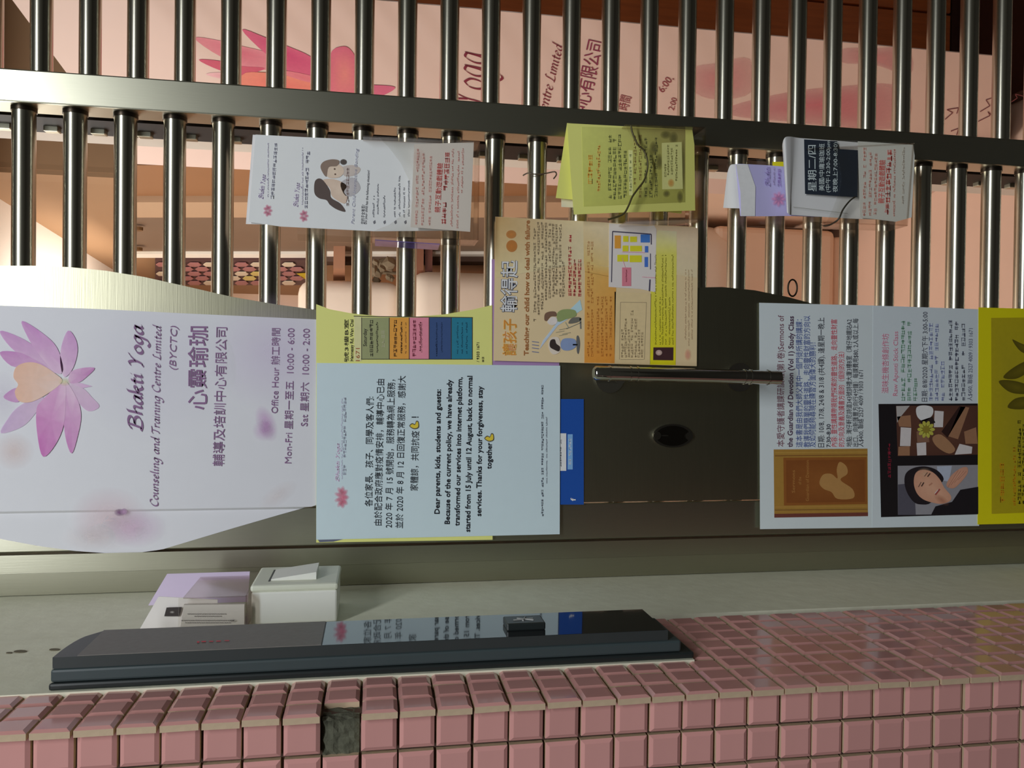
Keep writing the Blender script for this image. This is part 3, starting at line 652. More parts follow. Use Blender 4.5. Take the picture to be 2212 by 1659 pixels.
tl('內容: 靈性講課帶領我們探索的靈性道路、走向靈性財富', 634, 965, 690, 10.5, RD); tl('的方向及意義及讀書方面的（個別的方法）', 683, 965, 760, 10.5, RD)
tl('地點: 灣仔軒尼詩道343號詩禮大廈3樓B室（灣仔地鐵站A2', 733, 965, 690, 10, K, .014); tl('出口、向新匯豐方向行4分鐘）每課費用$80, 2人或以上,每', 776, 965, 688, 10, K, .014); tl('人$400, 聯絡 2527 4009 / 9303 1671', 810, 965, 800, 9.5, K, .012)
def qp(L): return [q(*p) for p in L]
s.poly(qp([(218, 1078), (840, 1072), (843, 1515), (222, 1530)]), (140, 106, 48), 'book_picture', 1)
s.poly(qp([(222, 1505), (843, 1495), (843, 1520), (222, 1530)]), (96, 52, 44), 'book_picture', 2)
for (y, c) in ((1100, (150, 118, 56)), (1120, (110, 74, 36)), (1460, (150, 112, 56)), (1480, (112, 80, 40))): s.line(*q(225, y), *q(840, y-6), 2.2, c, 'book_picture', 2)
s.poly(qp([(282, 1132), (835, 1128), (838, 1440), (286, 1450)]), (120, 72, 32), 'book_picture', 2)
s.poly(qp([(300, 1150), (820, 1145), (822, 1425), (302, 1432)]), (108, 62, 28), 'book_picture', 3, cc=(122, 74, 34))
s.poly(qp([(520, 1300), (545, 1245), (600, 1240), (640, 1270), (635, 1210), (655, 1160), (700, 1190), (705, 1240), (660, 1280), (740, 1340), (745, 1400), (640, 1405), (600, 1360), (550, 1340)]), (150, 112, 66), 'book_picture', 4, cc=(146, 108, 62))
for (t, x, a_, b_) in (('Sermons', 358, 1365, 1215), ('of the', 400, 1310, 1260), ('Guardian of Devotion', 450, 1420, 1150)):
    s.text(t, *q(x, a_), *q(x, b_), 7, (150, 106, 56), part='book_picture', k=5)
s.flush()
# raw snack class flyer
s = sheet('snack_class_flyer', 'white snack class flyer with portrait and food photos on black', 'flyer', [(1886, 660), (2117, 668), (2115, 1136), (1884, 1140)], -0.0068, (174, 182, 192), .52)
s.text('滋味生機杏條創作坊', *q(975, 705), *q(978, 310), 12, (176, 104, 124), .008); s.text('Raw Apunti Stick Class', *q(1038, 722), *q(1042, 295), 10.5, (176, 110, 128), .002)
for (x, a_, b_) in ((1090, 755, 220), (1132, 755, 225), (1172, 755, 600)): s.greek(q(x, 0)[0], q(0, a_)[1], q(0, b_)[1], 9.5, (96, 136, 110), gap=.06, a=.85)
s.text('日期: 8/8/2020 星期六下午 3:00-5:00', *q(1234, 760), *q(1238, 165), 10.5, (56, 56, 70), .015)
for (x, a_, b_) in ((1275, 755, 235), (1312, 755, 240), (1352, 755, 490)): s.greek(q(x, 0)[0], q(0, a_)[1], q(0, b_)[1], 9, (116, 122, 160), gap=.06, a=.85)
for (x, a_, b_) in ((1405, 755, 215), (1445, 755, 225), (1490, 755, 240)): s.greek(q(x, 0)[0], q(0, a_)[1], q(0, b_)[1], 9, (76, 78, 96), gap=.06)
s.text('人$450, 聯絡 2527 4009 / 9303 1671', *q(1532, 755), *q(1538, 275), 9, (80, 82, 100), .004)
s.poly(qp([(913, 776), (1572, 773), (1574, 1508), (930, 1527)]), (24, 20, 22), 'photo_panel', 1)
s.greek(q(997, 0)[0], q(0, 1265)[1], q(0, 1035)[1], 7.5, (150, 40, 60), gap=.02)
s.poly(qp([(1028, 788), (1572, 786), (1574, 1112), (1040, 1122)]), (70, 44, 36), 'food_photo', 2, cc=(84, 54, 42))
FW = (178, 172, 172); FB = (132, 96, 72)
for (L, c) in (([(1060,930),(1130,935),(1125,1055),(1055,1055)], FW), ([(1165,800),(1215,785),(1270,800),(1270,850),(1215,890),(1170,860)], (186, 186, 190)), ([(1165,1035),(1228,1030),(1230,1115),(1170,1118)], FW), ([(1285,820),(1345,825),(1340,930),(1280,930)], FW), ([(1450,1040),(1535,1060),(1530,1105),(1418,1112)], FW), ([(1035,860),(1125,850),(1130,930),(1050,925)], FB), ([(1045,1060),(1120,1055),(1120,1118),(1042,1118)], FB), ([(1375,990),(1460,790),(1515,800),(1440,1010)], FB), ([(1480,960),(1560,930),(1570,1040),(1490,1040)], FB), ([(1270,1000),(1330,980),(1420,1070),(1380,1105),(1300,1060)], (140, 104, 76)), ([(1330,960),(1450,790),(1490,795),(1370,1000)], (40, 24, 22)), ([(1030,790),(1120,788),(1060,860),(1036,900)], (150, 146, 144)), ([(1180,890),(1270,860),(1290,900),(1220,920)], (38, 28, 28)), ([(1165,960),(1240,930),(1250,1030),(1170,1030)], (112, 82, 66))): s.poly(qp(L), c, 'food_photo', 3, cc=c)
x, y = q(1228, 945)
for i in range(10): s.blob(x+12*math.cos(i*.63), y+12*math.sin(i*.63), 7, 4, (160, 156, 66), 'food_photo', 4, 1, .9, 8, i*.63)
s.blob(x, y, 8, 8, (120, 108, 40), 'food_photo', 5, 1, 1)
s.poly(qp([(1040, 1186), (1574, 1180), (1576, 1506), (1042, 1512)]), (124, 122, 128), 'portrait_photo', 2)
s.poly(qp([(1042, 1310), (1150, 1300), (1160, 1512), (1042, 1512)]), (72, 70, 80), 'portrait_photo', 3)
s.poly(qp([(1300, 1190), (1400, 1185), (1380, 1290), (1310, 1280)]), (150, 156, 172), 'portrait_photo', 3)
s.poly(qp([(1574, 1325), (1574, 1506), (1262, 1509), (1290, 1455), (1400, 1425), (1455, 1345)]), (26, 22, 26), 'portrait_shirt', 4)
s.poly(qp([(1085, 1305), (1092, 1240), (1140, 1202), (1220, 1190), (1300, 1215), (1345, 1275), (1300, 1330), (1260, 1430), (1190, 1442), (1145, 1425), (1105, 1370)]), (30, 24, 28), 'portrait_photo', 4, cc=(36, 30, 32))
s.poly(qp([(1146, 1300), (1158, 1235), (1205, 1212), (1270, 1228), (1318, 1275), (1348, 1330), (1392, 1385), (1384, 1420), (1330, 1438), (1270, 1430), (1208, 1408), (1165, 1365)]), (176, 130, 108), 'portrait_photo', 5, cc=(190, 144, 120))
s.poly(qp([(1362, 1318), (1385, 1262), (1425, 1222), (1470, 1196), (1500, 1198), (1502, 1236), (1462, 1290), (1410, 1335)]), (168, 122, 102), 'portrait_photo', 6, cc=(182, 136, 114))
PP = 'portrait_photo'
s.blob(*q(1330, 1412), 20, 9, (150, 104, 84), PP, 6, .4, 0, 16, .6); s.blob(*q(1215, 1240), 18, 14, (206, 160, 134), PP, 6, .6, 0, 16)
for (x0, y0, x1, y1, w, c) in ((1196, 1322, 1212, 1296, 2.6, (62, 44, 40)), (1236, 1258, 1254, 1236, 2.4, (62, 44, 40)), (1176, 1326, 1194, 1294, 1.6, (84, 62, 54)), (1216, 1256, 1236, 1230, 1.5, (84, 62, 54)), (1246, 1316, 1268, 1300, 3, (160, 112, 92)), (1288, 1378, 1318, 1340, 3.4, (140, 66, 62)), (1284, 1370, 1306, 1344, 1.3, (214, 196, 186))):
    s.line(*q(x0, y0), *q(x1, y1), w, c, PP, 7)
for i in range(4): s.line(*q(1370+i*22, 1330-i*16), *q(1440+i*18, 1215+i*2), 1.2, (150, 104, 86), PP, 7)
s.flush()
# yellow flyer at the bottom
s = sheet('yellow_leaf_flyer', 'bright yellow flyer with dark leaves, lowest paper on the gate', 'flyer', [(2114, 664), (2330, 670), (2330, 1128), (2112, 1133)], -0.0074, (188, 178, 16), .52)
s.poly(qp([(1660, 205), (2100, 200), (2100, 1490), (1664, 1505)]), (150, 136, 22), 'picture', 1, cc=(140, 128, 30))
for L in ([(1740,600),(1800,540),(1900,490),(1960,520),(1900,570),(1820,610)], [(1710,625),(1800,620),(1900,650),(1950,700),(1850,710),(1770,690)], [(1770,800),(1820,740),(1920,730),(1980,770),(1880,810)], [(1800,350),(1850,370),(1960,420),(1960,460),(1860,430)]): s.poly(qp(L), (74, 66, 14), 'leaf_picture', 2, cc=(92, 82, 18))
s.greek(q(1752, 0)[0], q(0, 1430)[1], q(0, 1160)[1], 12, (176, 116, 20), gap=.1); s.greek(q(1825, 0)[0], q(0, 1450)[1], q(0, 1060)[1], 9, (176, 116, 20), latin=True)
s.greek(q(1860, 0)[0], q(0, 1440)[1], q(0, 880)[1], 8, (40, 38, 14), gap=.1); s.greek(q(1890, 0)[0], q(0, 1440)[1], q(0, 880)[1], 8, (40, 38, 14), gap=.1)
s.flush()

# ================================================================== ACRYLIC LEAFLET HOLDERS
def holder(label, outline, front, y0, y1, group='clear leaflet holders hung on the bars'):
    """outline: TL, TR, BR, BL photo corners of the box's front (TL..TR is its right side in the place)"""
    C = [W(x, y, y0) for x, y in outline]
    mb = MB(); mb.prism([(p[0], y1, p[2]) for p in C], (0, 0.0016, 0)); o = mb.build('leaflet_holder', ACR)
    tag(o, label, 'leaflet holder', group)
    fr = [W(x, y, y0) for x, y in front]; mb = MB(); mb.prism([tuple(p) for p in fr], (0, 0.0015, 0)); mb.build('front_pane', ACR, o)
    names = ('side_pane', 'bottom_pane', 'side_pane')
    for i, nm in enumerate(names):
        a, b = C[i], C[i+1 if i < 3 else 0]
        if nm == 'side_pane':            # only as far up as the pocket
            t = 0.38
            if i == 0: a = a+(b-a)*t
            else: b = b+(a-b)*t
        w = np.array([0, 0, 0.0015]) if nm == 'bottom_pane' else np.array([0.0015, 0, 0])
        mb = MB(); mb.prism([(a[0], y0+.0015, a[2]), (b[0], y0+.0015, b[2]), (b[0], y1, b[2]), (a[0], y1, a[2])], tuple(w)); mb.build(nm, ACR2, o)
    # hook lip over the bar
    c = (C[0]+C[3])/2; mb = MB(); mb.box((c[0]-.02, y1, c[2]-.002), (c[0]+.02, y1+.012, c[2])); mb.build('hook', ACR, o)
    return o
def wire(name, label, pts, y, r=0.0011, c=(70, 62, 50), ys=None):
    P = [W(px, py, y if ys is None else ys[i]) for i, (px, py) in enumerate(pts)]
    P = catmull(P, 4); mb = MB(); mb.tube([tuple(p) for p in P], r, 6)
    return tag(mb.build(name, mat('wire_%d' % c[0], c, 0.4, 0.3)), label, 'cord')
# --- holder 1 (parent and child leaflets)
holder('large clear leaflet holder with white leaflets, left of the stile', [(622, 288), (1037, 306), (1034, 519), (636, 508)],
       [(818, 296), (840, 318), (866, 352), (885, 392), (888, 430), (872, 462), (840, 486), (806, 500), (812, 513), (1034, 519), (1037, 306)], -0.046, -0.006)
q = lambda x, y: (500+x/3.95, 240+y/3.95)
def qp(L): return [q(*p) for p in L]
g = .66
s = sheet('leaflet', 'white leaflet peeking out behind the mother and child leaflet', 'leaflet', [(546, 291), (1000, 312), (990, 494), (531, 484)], -0.024, (206, 204, 204), g, group='leaflets in the large holder')
s = sheet('leaflet', 'white leaflet with mother and child photo in the large clear holder', 'leaflet', qp([(205, 200), (1900, 290), (1870, 1020), (1225, 1025), (420, 985), (145, 945)]), -0.028, (206, 214, 222), g, group='leaflets in the large holder')
for (x, y) in ((310, 850), (618, 895)):
    for i in range(7): s.blob(q(x, y)[0]+5*math.cos(i*.9), q(x, y)[1]+8*math.sin(i*.9), 6, 4, (190, 100, 130), 'lotus_emblem', 1, .85, .1, 8, i*.9)
s.script('Bhakti Yoga', *q(268, 752), *q(292, 542), 5.5, (130, 110, 150), .1); s.script('Bhakti Yoga', *q(565, 820), *q(582, 612), 5.5, (140, 120, 156), .1)
s.greek(q(318, 0)[0], *[q(0, v)[1] for v in (735, 270)], 4, (170, 165, 185), latin=True); s.greek(q(365, 0)[0], q(0, 750)[1], q(0, 270)[1], 8, (150, 150, 164), x1=q(398, 0)[0], gap=.05)
s.greek(q(612, 0)[0], q(0, 800)[1], q(0, 310)[1], 4, (170, 165, 185), latin=True); s.greek(q(650, 0)[0], q(0, 830)[1], q(0, 340)[1], 8, (140, 140, 156), x1=q(670, 0)[0], gap=.05)
HR = (84, 72, 68); SK = (196, 174, 156)
s.poly(qp([(705, 650), (715, 595), (750, 575), (790, 600), (840, 680), (850, 740), (930, 790), (972, 858), (900, 840), (840, 800), (810, 760), (750, 745), (712, 710)]), HR, 'family_photo', 2, cc=(96, 82, 76))
s.poly(qp([(780, 590), (860, 580), (930, 600), (985, 640), (960, 690), (990, 740), (960, 790), (860, 730), (840, 660)]), SK, 'family_photo', 1, cc=(204, 184, 166))
s.poly(qp([(760, 470), (790, 430), (860, 412), (920, 425), (900, 470), (830, 480), (810, 560), (775, 520)]), (128, 110, 98), 'family_photo', 3, cc=(118, 102, 92))
s.poly(qp([(810, 480), (890, 450), (940, 470), (960, 520), (920, 565), (840, 572), (806, 540)]), (202, 182, 164), 'family_photo', 2, cc=(206, 188, 168))
s.poly(qp([(940, 480), (1030, 460), (1100, 490), (1070, 540), (990, 560), (950, 540)]), (190, 178, 170), 'family_photo', 1, a=.9, cc=(196, 184, 176))
s.poly(qp([(930, 620), (1000, 570), (1060, 580), (1100, 660), (1040, 720), (970, 720)]), (176, 172, 174), 'family_photo', 1, a=.9, cc=(186, 180, 180))
s.blob(*q(955, 435), 7, 6, (80, 70, 66), 'family_photo', 4, 1, .8)
for (x, y) in ((880, 495), (885, 540)): s.blob(*q(x, y), 2, 2, (90, 70, 60), 'family_photo', 5, 1, .6, 8)
s.greek(q(1005, 0)[0], q(0, 810)[1], q(0, 480)[1], 7, (140, 120, 116)); s.text('Parent Child Interactive Bonding', *q(1046, 965), *q(1082, 320), 7, (150, 150, 166), 0, .25)
s.text('您的子女有否?', *q(1132, 965), *q(1138, 800), 6.5, (60, 60, 70), .01); s.text('Do your child has the following situation?', *q(1152, 965), *q(1178, 505), 5, (60, 60, 70), .006)
for (x, a_, b_) in ((1220, 905, 720), (1255, 880, 620), (1310, 905, 720), (1400, 905, 640), (1440, 900, 550), (1480, 905, 650), (1520, 900, 590)): s.greek(q(x, 0)[0], q(0, a_)[1], q(0, b_)[1], 5, (110, 112, 122), latin=True)
for x in (1225, 1312, 1405, 1490): s.poly(qp([(x-18, 945), (x, 930), (x+4, 955), (x-10, 965)]), (110, 110, 116), 'tick_mark', 2)
s.flush()
def redlabel(label, P, y, g, qf, c, big, rows, group='red printed label cards in the holders'):
    s = sheet('label_card', label, 'card', P, y, c, g, group=group)
    return s
s = redlabel('pinkish white card with red print in the large clear holder', qp([(1560, 282), (2068, 266), (2036, 1030), (1528, 990)]), -0.0412, .66, q, (212, 200, 194), None, None)
RD = (188, 84, 84); RP = (206, 150, 146)
s.text('親子互動遊戲體驗', *q(1776, 866), *q(1800, 445), 10, RD, .03); s.greek(q(1832, 0)[0], q(0, 962)[1], q(0, 345)[1], 11, RD, x1=q(1866, 0)[0], gap=.03)
for (x, a_, b_) in ((1590, 970, 320), (1640, 975, 330), (1700, 975, 380), (1885, 985, 320), (1935, 1000, 340), (1972, 700, 300)): s.greek(q(x, 0)[0], q(0, a_)[1], q(0, b_)[1], 6, RP, x1=q(x+12, 0)[0], a=.8, latin=(x > 1880))
s.blob(*q(1600, 400), 16, 22, (222, 186, 182), 'tint', 1, .8); s.flush()
# violet-blue reflection on the holder's side, made as an added coloured strip
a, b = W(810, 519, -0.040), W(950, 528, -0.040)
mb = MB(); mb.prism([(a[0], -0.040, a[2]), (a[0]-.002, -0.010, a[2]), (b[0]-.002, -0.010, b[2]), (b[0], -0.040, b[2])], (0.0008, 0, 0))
glint = tag(mb.build('glint_strip', mat('violet_glint', (130, 112, 190), 0.08, 0.2, 0.5, 40)), 'violet-blue strip added as a glint at the left of the large holder', 'card')
# --- holder 2 (yellow leaflets)
q = lambda x, y: (1180+x/5.82, 240+y/5.82)
holder('clear leaflet holder with yellow leaflets, right of the beige poster', [(1240, 268), (1526, 276), (1522, 474), (1250, 482)],
       [(1352, 272), (1362, 292), (1382, 318), (1396, 350), (1392, 388), (1376, 418), (1362, 446), (1352, 478), (1522, 474), (1526, 276)], -0.044, -0.006)
def qp(L): return [q(*p) for p in L]
sheet('leaflet', 'pale pink leaflet tucked behind the yellow leaflets', 'leaflet', qp([(185, 700), (900, 700), (900, 1240), (190, 1205)]), -0.0150, (214, 190, 168), .58, group='leaflets in the yellow holder')
sheet('leaflet', 'plain yellow leaflet fanned out behind the front yellow leaflet', 'leaflet', qp([(262, 150), (1840, 300), (1700, 1290), (300, 1110), (120, 1092)]), -0.0200, (206, 202, 108), .58, group='leaflets in the yellow holder')
s = sheet('leaflet', 'yellow photocopied leaflet with orange heading under a bent wire', 'leaflet', qp([(262, 152), (1836, 236), (1862, 420), (1872, 1250), (960, 1275), (346, 1300), (300, 700)]), -0.0300, (204, 206, 112), .58, group='leaflets in the yellow holder')
s.poly(qp([(445, 195), (1745, 235), (1745, 1145), (470, 1200)]), [(186, 188, 104), (140, 130, 80), (150, 148, 76), (176, 178, 92)], 'photocopy_picture', 1)
s.greek(q(583, 0)[0], q(0, 915)[1], q(0, 540)[1], 11, (206, 136, 50), gap=.05); s.greek(q(680, 0)[0], q(0, 1010)[1], q(0, 425)[1], 10, (206, 140, 66), latin=True, gap=.06)
for (x, a_, b_) in ((820, 1100, 295), (880, 1110, 290), (945, 1105, 290), (1015, 1090, 490)): s.greek(q(x, 0)[0], q(0, a_)[1], q(0, b_)[1], 8, (88, 92, 56), gap=.04)
s.poly(qp([(1030, 490), (1085, 495), (1085, 1060), (1040, 1060)]), (196, 198, 130), 'photocopy_picture', 2); s.greek(q(1075, 0)[0], q(0, 1010)[1], q(0, 540)[1], 6, (120, 130, 90))
for (x, a_, b_) in ((1135, 970, 300), (1200, 1090, 290), (1270, 1085, 330), (1335, 1090, 540), (1400, 1085, 330)): s.greek(q(x, 0)[0], q(0, a_)[1], q(0, b_)[1], 7, (124, 100, 60) if x < 1250 else (88, 90, 62), gap=.08, a=.85)
for (x, y, rx, ry) in ((1500, 300, 12, 9), (1600, 340, 10, 14), (1350, 470, 10, 16), (1420, 640, 8, 18), (1510, 1040, 8, 8), (1680, 1080, 7, 14), (1720, 700, 4, 60)): s.blob(*q(x, y), rx, ry, (104, 100, 60), 'photocopy_picture', 2, .9, .1)
s.poly(qp([(1450, 402), (1700, 390), (1715, 980), (1455, 985)]), (206, 204, 132), 'caption_box', 3)
s.blob(*q(1565, 905), 7, 9, (196, 146, 80), 'small_emblem', 5, .9, .2)
for (x, a_, b_) in ((1510, 830, 660), (1545, 840, 420), (1590, 800, 460), (1650, 880, 420)): s.greek(q(x, 0)[0], q(0, a_)[1], q(0, b_)[1], 5, (120, 116, 70), k=5)
s.flush()
wire('bent_wire', 'thin dark wire looped across the yellow leaflet holder', qp([(1065, 185), (1085, 280), (1150, 420), (1230, 500), (1276, 660), (1240, 850), (1150, 980), (1080, 1080), (1030, 1200), (960, 1300), (775, 1365)]), -0.047, 0.0012, (92, 84, 52))
wire('tie_wire', 'thin wire tied around a bar beside the yellow leaflet holder', [(1130, 379), (1140, 374), (1152, 376), (1170, 376), (1182, 374), (1198, 371), (1202, 377), (1196, 386)], 0.004, 0.0009, (110, 98, 84), ys=[.012, .006, .004, .005, .008, .006, .0, -.004])
# --- holder 3 (red label, curled leaflets)
q = lambda x, y: (1540+x/4.809, 270+y/4.809)
holder('clear leaflet holder with curled leaflets, near the bottom of the stile', [(1600, 330), (1976, 310), (1962, 488), (1610, 476)],
       [(1790, 302), (1800, 318), (1812, 345), (1818, 385), (1812, 420), (1800, 450), (1786, 480), (1962, 488), (1976, 310)], -0.044, -0.006)
def qp(L): return [q(*p) for p in L]
def curled(name, label, rows, rgb, g, group):
    """a sheet given as rows across its width: each row = (photo point on the right edge, photo point on the left edge, y)"""
    mb = MB(); R = [(W(*a, y), W(*b, y)) for a, b, y in rows]
    L = catmull([np.concatenate(r) for r in R], 4)
    v = []
    for r in L: v += [tuple(r[:3]), tuple(r[3:])]
    mb.add(v, [(2*i, 2*i+1, 2*i+3, 2*i+2) for i in range(len(L)-1)], smooth=True)
    n = len(v); mb.add([(p[0], p[1]+.0004, p[2]) for p in v], [(2*i+2, 2*i+3, 2*i+1, 2*i) for i in range(len(L)-1)], smooth=True)
    o = mb.build(name, mat('leaf_%d_%d_%d' % rgb, rgb, 0.55, 0, .02, 50, g=g, spec=.3)); return tag(o, label, 'leaflet', group)
GR = 'leaflets in the lower holder'
s = sheet('leaflet', 'small yellow leaflet edge behind the lilac leaflet', 'leaflet', qp([(620, 382), (800, 382), (800, 640), (620, 640)]), -0.0140, (206, 176, 30), .5, group=GR)
curled('leaflet', 'grey-white leaflet curling back behind the lilac leaflet', [(q(700, 430), q(700, 865), -.0165), (q(400, 415), q(400, 866), -.0170), (q(240, 408), q(280, 866), -.0200), (q(180, 420), q(190, 864), -.0160), (q(150, 500), q(108, 860), -.0080)], (186, 184, 186), .5, GR)
o = curled('leaflet', 'lilac leaflet with a pink lotus in the lower holder', [(q(1100, 470), q(1100, 955), -.0200), (q(780, 436), q(785, 945), -.0215), (q(560, 418), q(560, 948), -.0225), (q(380, 408), q(430, 948), -.0235), (q(300, 404), q(340, 948), -.0235), (q(235, 405), q(285, 946), -.0200)], (152, 148, 190), .5, GR)
s = Surf(o, lambda px, py: W(px, py, -0.0242), (0, -1, 0), .5)
s.poly(qp([(238, 408), (360, 408), (440, 640), (436, 946), (290, 946), (285, 700)]), (186, 196, 210), 'white_border', 1)
for i in range(8): s.blob(q(680, 770)[0]+8*math.cos(i*.8), q(680, 770)[1]+9*math.sin(i*.8), 9, 5, (200, 120, 150), 'lotus_emblem', 2, .8, .1, 8, i*.8)
s.script('Bhakti', *q(590, 640), *q(590, 430), 6, (130, 116, 166), .1); s.greek(q(640, 0)[0], q(0, 620)[1], q(0, 440)[1], 5, (150, 130, 170), latin=True); s.greek(q(705, 0)[0], q(0, 640)[1], q(0, 450)[1], 7, (120, 90, 150)); s.flush()
# white leaflet whose top rolls over
o = curled('leaflet', 'cream leaflet with its top rolled over, black class box printed on it', [(q(1900, 215), q(1900, 985), -.0300), (q(1500, 180), q(1500, 975), -.0310), (q(1100, 150), q(1150, 955), -.0330), (q(900, 135), q(830, 935), -.0350), (q(800, 120), q(800, 930), -.0400), (q(745, 135), q(780, 915), -.0420), (q(722, 220), q(770, 905), -.0360), (q(745, 300), q(782, 900), -.0280), (q(800, 330), q(800, 895), -.0290)], (206, 212, 200), .52, GR)
s = Surf(o, lambda px, py: W(px, py, -0.0372), (0, -1, 0), .52)
s.poly(qp([(945, 150), (1290, 170), (1300, 250), (1505, 262), (1500, 752), (955, 716)]), (34, 40, 50), 'class_box', 1, cc=(36, 40, 46))
WT = (176, 190, 204)
s.text('星期二/四', *q(1066, 690), *q(1062, 210), 15, WT, .01); s.text('美國/中庸瑜珈班', *q(1150, 685), *q(1152, 195), 9.5, WT, .005); s.text('(中午12:30-2:00pm', *q(1213, 700), *q(1215, 165), 8.5, WT, .003); s.text('夜晚上7:00-8:30)', *q(1288, 700), *q(1290, 180), 8.5, WT, .003)
s.line(*q(830, 852), *q(1400, 920), .8, (120, 120, 110), 'fold_line'); s.flush()
s = redlabel('white card with red print in the lower holder with curled leaflets', qp([(1506, 170), (2080, 205), (2096, 320), (2064, 960), (1900, 1005), (1530, 960)]), -0.0412, .54, q, (206, 196, 184), None, None)
RD = (190, 72, 66); RP = (206, 130, 120)
s.text('親子互動遊戲體驗', *q(1772, 815), *q(1785, 365), 11, RD, .03); s.greek(q(1832, 0)[0], q(0, 930)[1], q(0, 250)[1], 12, RD, x1=q(1865, 0)[0], gap=.03)
for (x, a_, b_) in ((1585, 945, 230), (1645, 940, 240), (1700, 935, 290), (1890, 950, 250), (1985, 820, 230)): s.greek(q(x, 0)[0], q(0, a_)[1], q(0, b_)[1], 7, RP if x < 1950 else (170, 160, 150), x1=q(x+8, 0)[0], a=.85, latin=(x > 1880))
s.flush()
wire('bent_wire', 'thin dark wire hooked under the lower leaflet holder', qp([(1480, 745), (1420, 790), (1350, 880), (1310, 970), (1250, 1020), (1170, 1050), (1110, 1030)]), -0.047, 0.0011, (66, 60, 48), ys=[-.047, -.047, -.047, -.046, -.04, -.03, -.012])

# ================================================================== ON THE REVEAL
# long black intercom / card reader
XD0, XD1 = XR+0.0013, XR+0.0272
icom = None
DG = mat('charcoal_plastic', (56, 62, 62), 0.42, 0, .06, 60, .02); DB = mat('black_plastic', (38, 44, 44), 0.35, 0, .06, 60); DL = mat('slate_plastic', (66, 78, 80), 0.4, 0, .05, 60)
zt_, zb_ = 1.700, 1.176
mb = MB(); mb.bbox_bevel((XD0, -0.2960, zb_-.012), (XD0+0.006, -0.225, zt_), 0.002); icom = tag(mb.build('intercom', DB), 'long black intercom unit mounted on the reveal above the pink tiles', 'intercom')
mb = MB(); mb.bbox_bevel((XD0+0.0061, -0.2945, zb_), (XD0+0.0165, -0.226, zt_-.001), 0.002); mb.build('housing', DL, icom)
mb = MB()
prof = [(-0.2925, zb_+.012), (-0.2925, zt_-.002)] + [(-0.2925+0.055*math.sin(t)*1.0, zt_-.002-0.0 if t < .1 else zt_-.002-0.012*(1-math.cos(t))) for t in np.linspace(0.3, 1.4, 6)] + [(-0.228, zt_-.02), (-0.228, zb_+.016)]
mb.prism([(XD0+0.0166, y, z) for y, z in prof], (0.0090, 0, 0)); mb.build('front_body', DG, icom)
mb = MB(); mb.box((XD1-0.0016, -0.2920, 1.4915), (XD1+0.0004, -0.2285, zt_-.02)); mb.build('speaker_panel', mat('dark_grey_panel', (126, 122, 116), 0.5, 0, .12, 200, .05, spec=.4), icom)
mb = MB(); mb.box((XD1-0.0016, -0.2922, zb_+.014), (XD1-0.0001, -0.2283, 1.4905)); mb.build('glossy_panel', mat('gloss_black_glass', (40, 40, 42), 0.035, 0, .02, 10, spec=1.0, coat=1.0), icom)
c0 = on(1132, 1346, 0, XD1+.003)
mb = MB(); mb.bbox_bevel((XD1-0.0002, c0[1]-.0115, c0[2]-.0175), (XD1+0.0065, c0[1]+.0115, c0[2]+.0175), 0.0012); bt = mb.build('push_button', DB, icom)
mb = MB(); x = XD1+.0066
for (a, b) in (((-.004, -.008), (.003, .006)), ((.001, -.008), (-.002, .010)), ((-.005, .002), (.005, -.002))): mb.tube([(x, c0[1]+a[0], c0[2]+a[1]), (x, c0[1]+b[0], c0[2]+b[1])], .0009, 6)
tag(mb.build('button_symbol', mat('silver_mark', (170, 172, 170), .4), bt), 'silver symbol')
s = Surf(icom, lambda px, py: on(px, py, 0, XD1+.0005), (1, 0, 0), .8)
s.greek(500, 1387, 1382, 9, (210, 60, 70)); mbx = s.mb('red_logo')
for (px, py, w, h) in ((428, 1388, 5, 3), (440, 1387, 10, 2.2), (456, 1386.5, 9, 1.8), (472, 1386, 10, 1.8), (490, 1385, 10, 1.6)):
    P = [(px-w/2, py-h/2), (px+w/2, py-h/2-.2), (px+w/2, py+h/2), (px-w/2, py+h/2)]
    mbx.add([s.pt(*p, 2) for p in P], [(0, 1, 2, 3)], rgba((214, 70, 84), .8))
s.parts.pop('fine_print', None); s.flush()
# white surface-mounted switch box
WBX = mat('white_switch_plastic', (226, 230, 216), 0.4, 0, .03, 40, g=.78); WBG = mat('grey_white_plastic', (216, 218, 200), 0.42, 0, .03, 40, g=.8)
X0 = XR+.0012; X1 = -0.2205; X2 = -0.2135
mb = MB(); mb.bbox_bevel((X0, -0.1452, 1.4850), (X1, -0.070, 1.5690), 0.002); sw = tag(mb.build('switch_box', WBX), 'white surface-mounted switch box on the plaster above the intercom', 'switch')
mb = MB(); mb.bbox_bevel((X1, -0.1458, 1.4840), (X2, -0.068, 1.5700), 0.0025); mb.build('face_plate', WBG, sw)
mb = MB(); mb.prism([(X2-.001, -0.128, 1.507), (X2+.0075, -0.128, 1.507), (X2+.0015, -0.128, 1.552), (X2-.001, -0.128, 1.552)], (0, 0.042, 0)); mb.build('rocker', WBX, sw)
mb = MB(); mb.box((X2-.0005, -0.131, 1.5525), (X2+.0003, -0.083, 1.5545)); mb.build('rocker_gap', DB, sw)
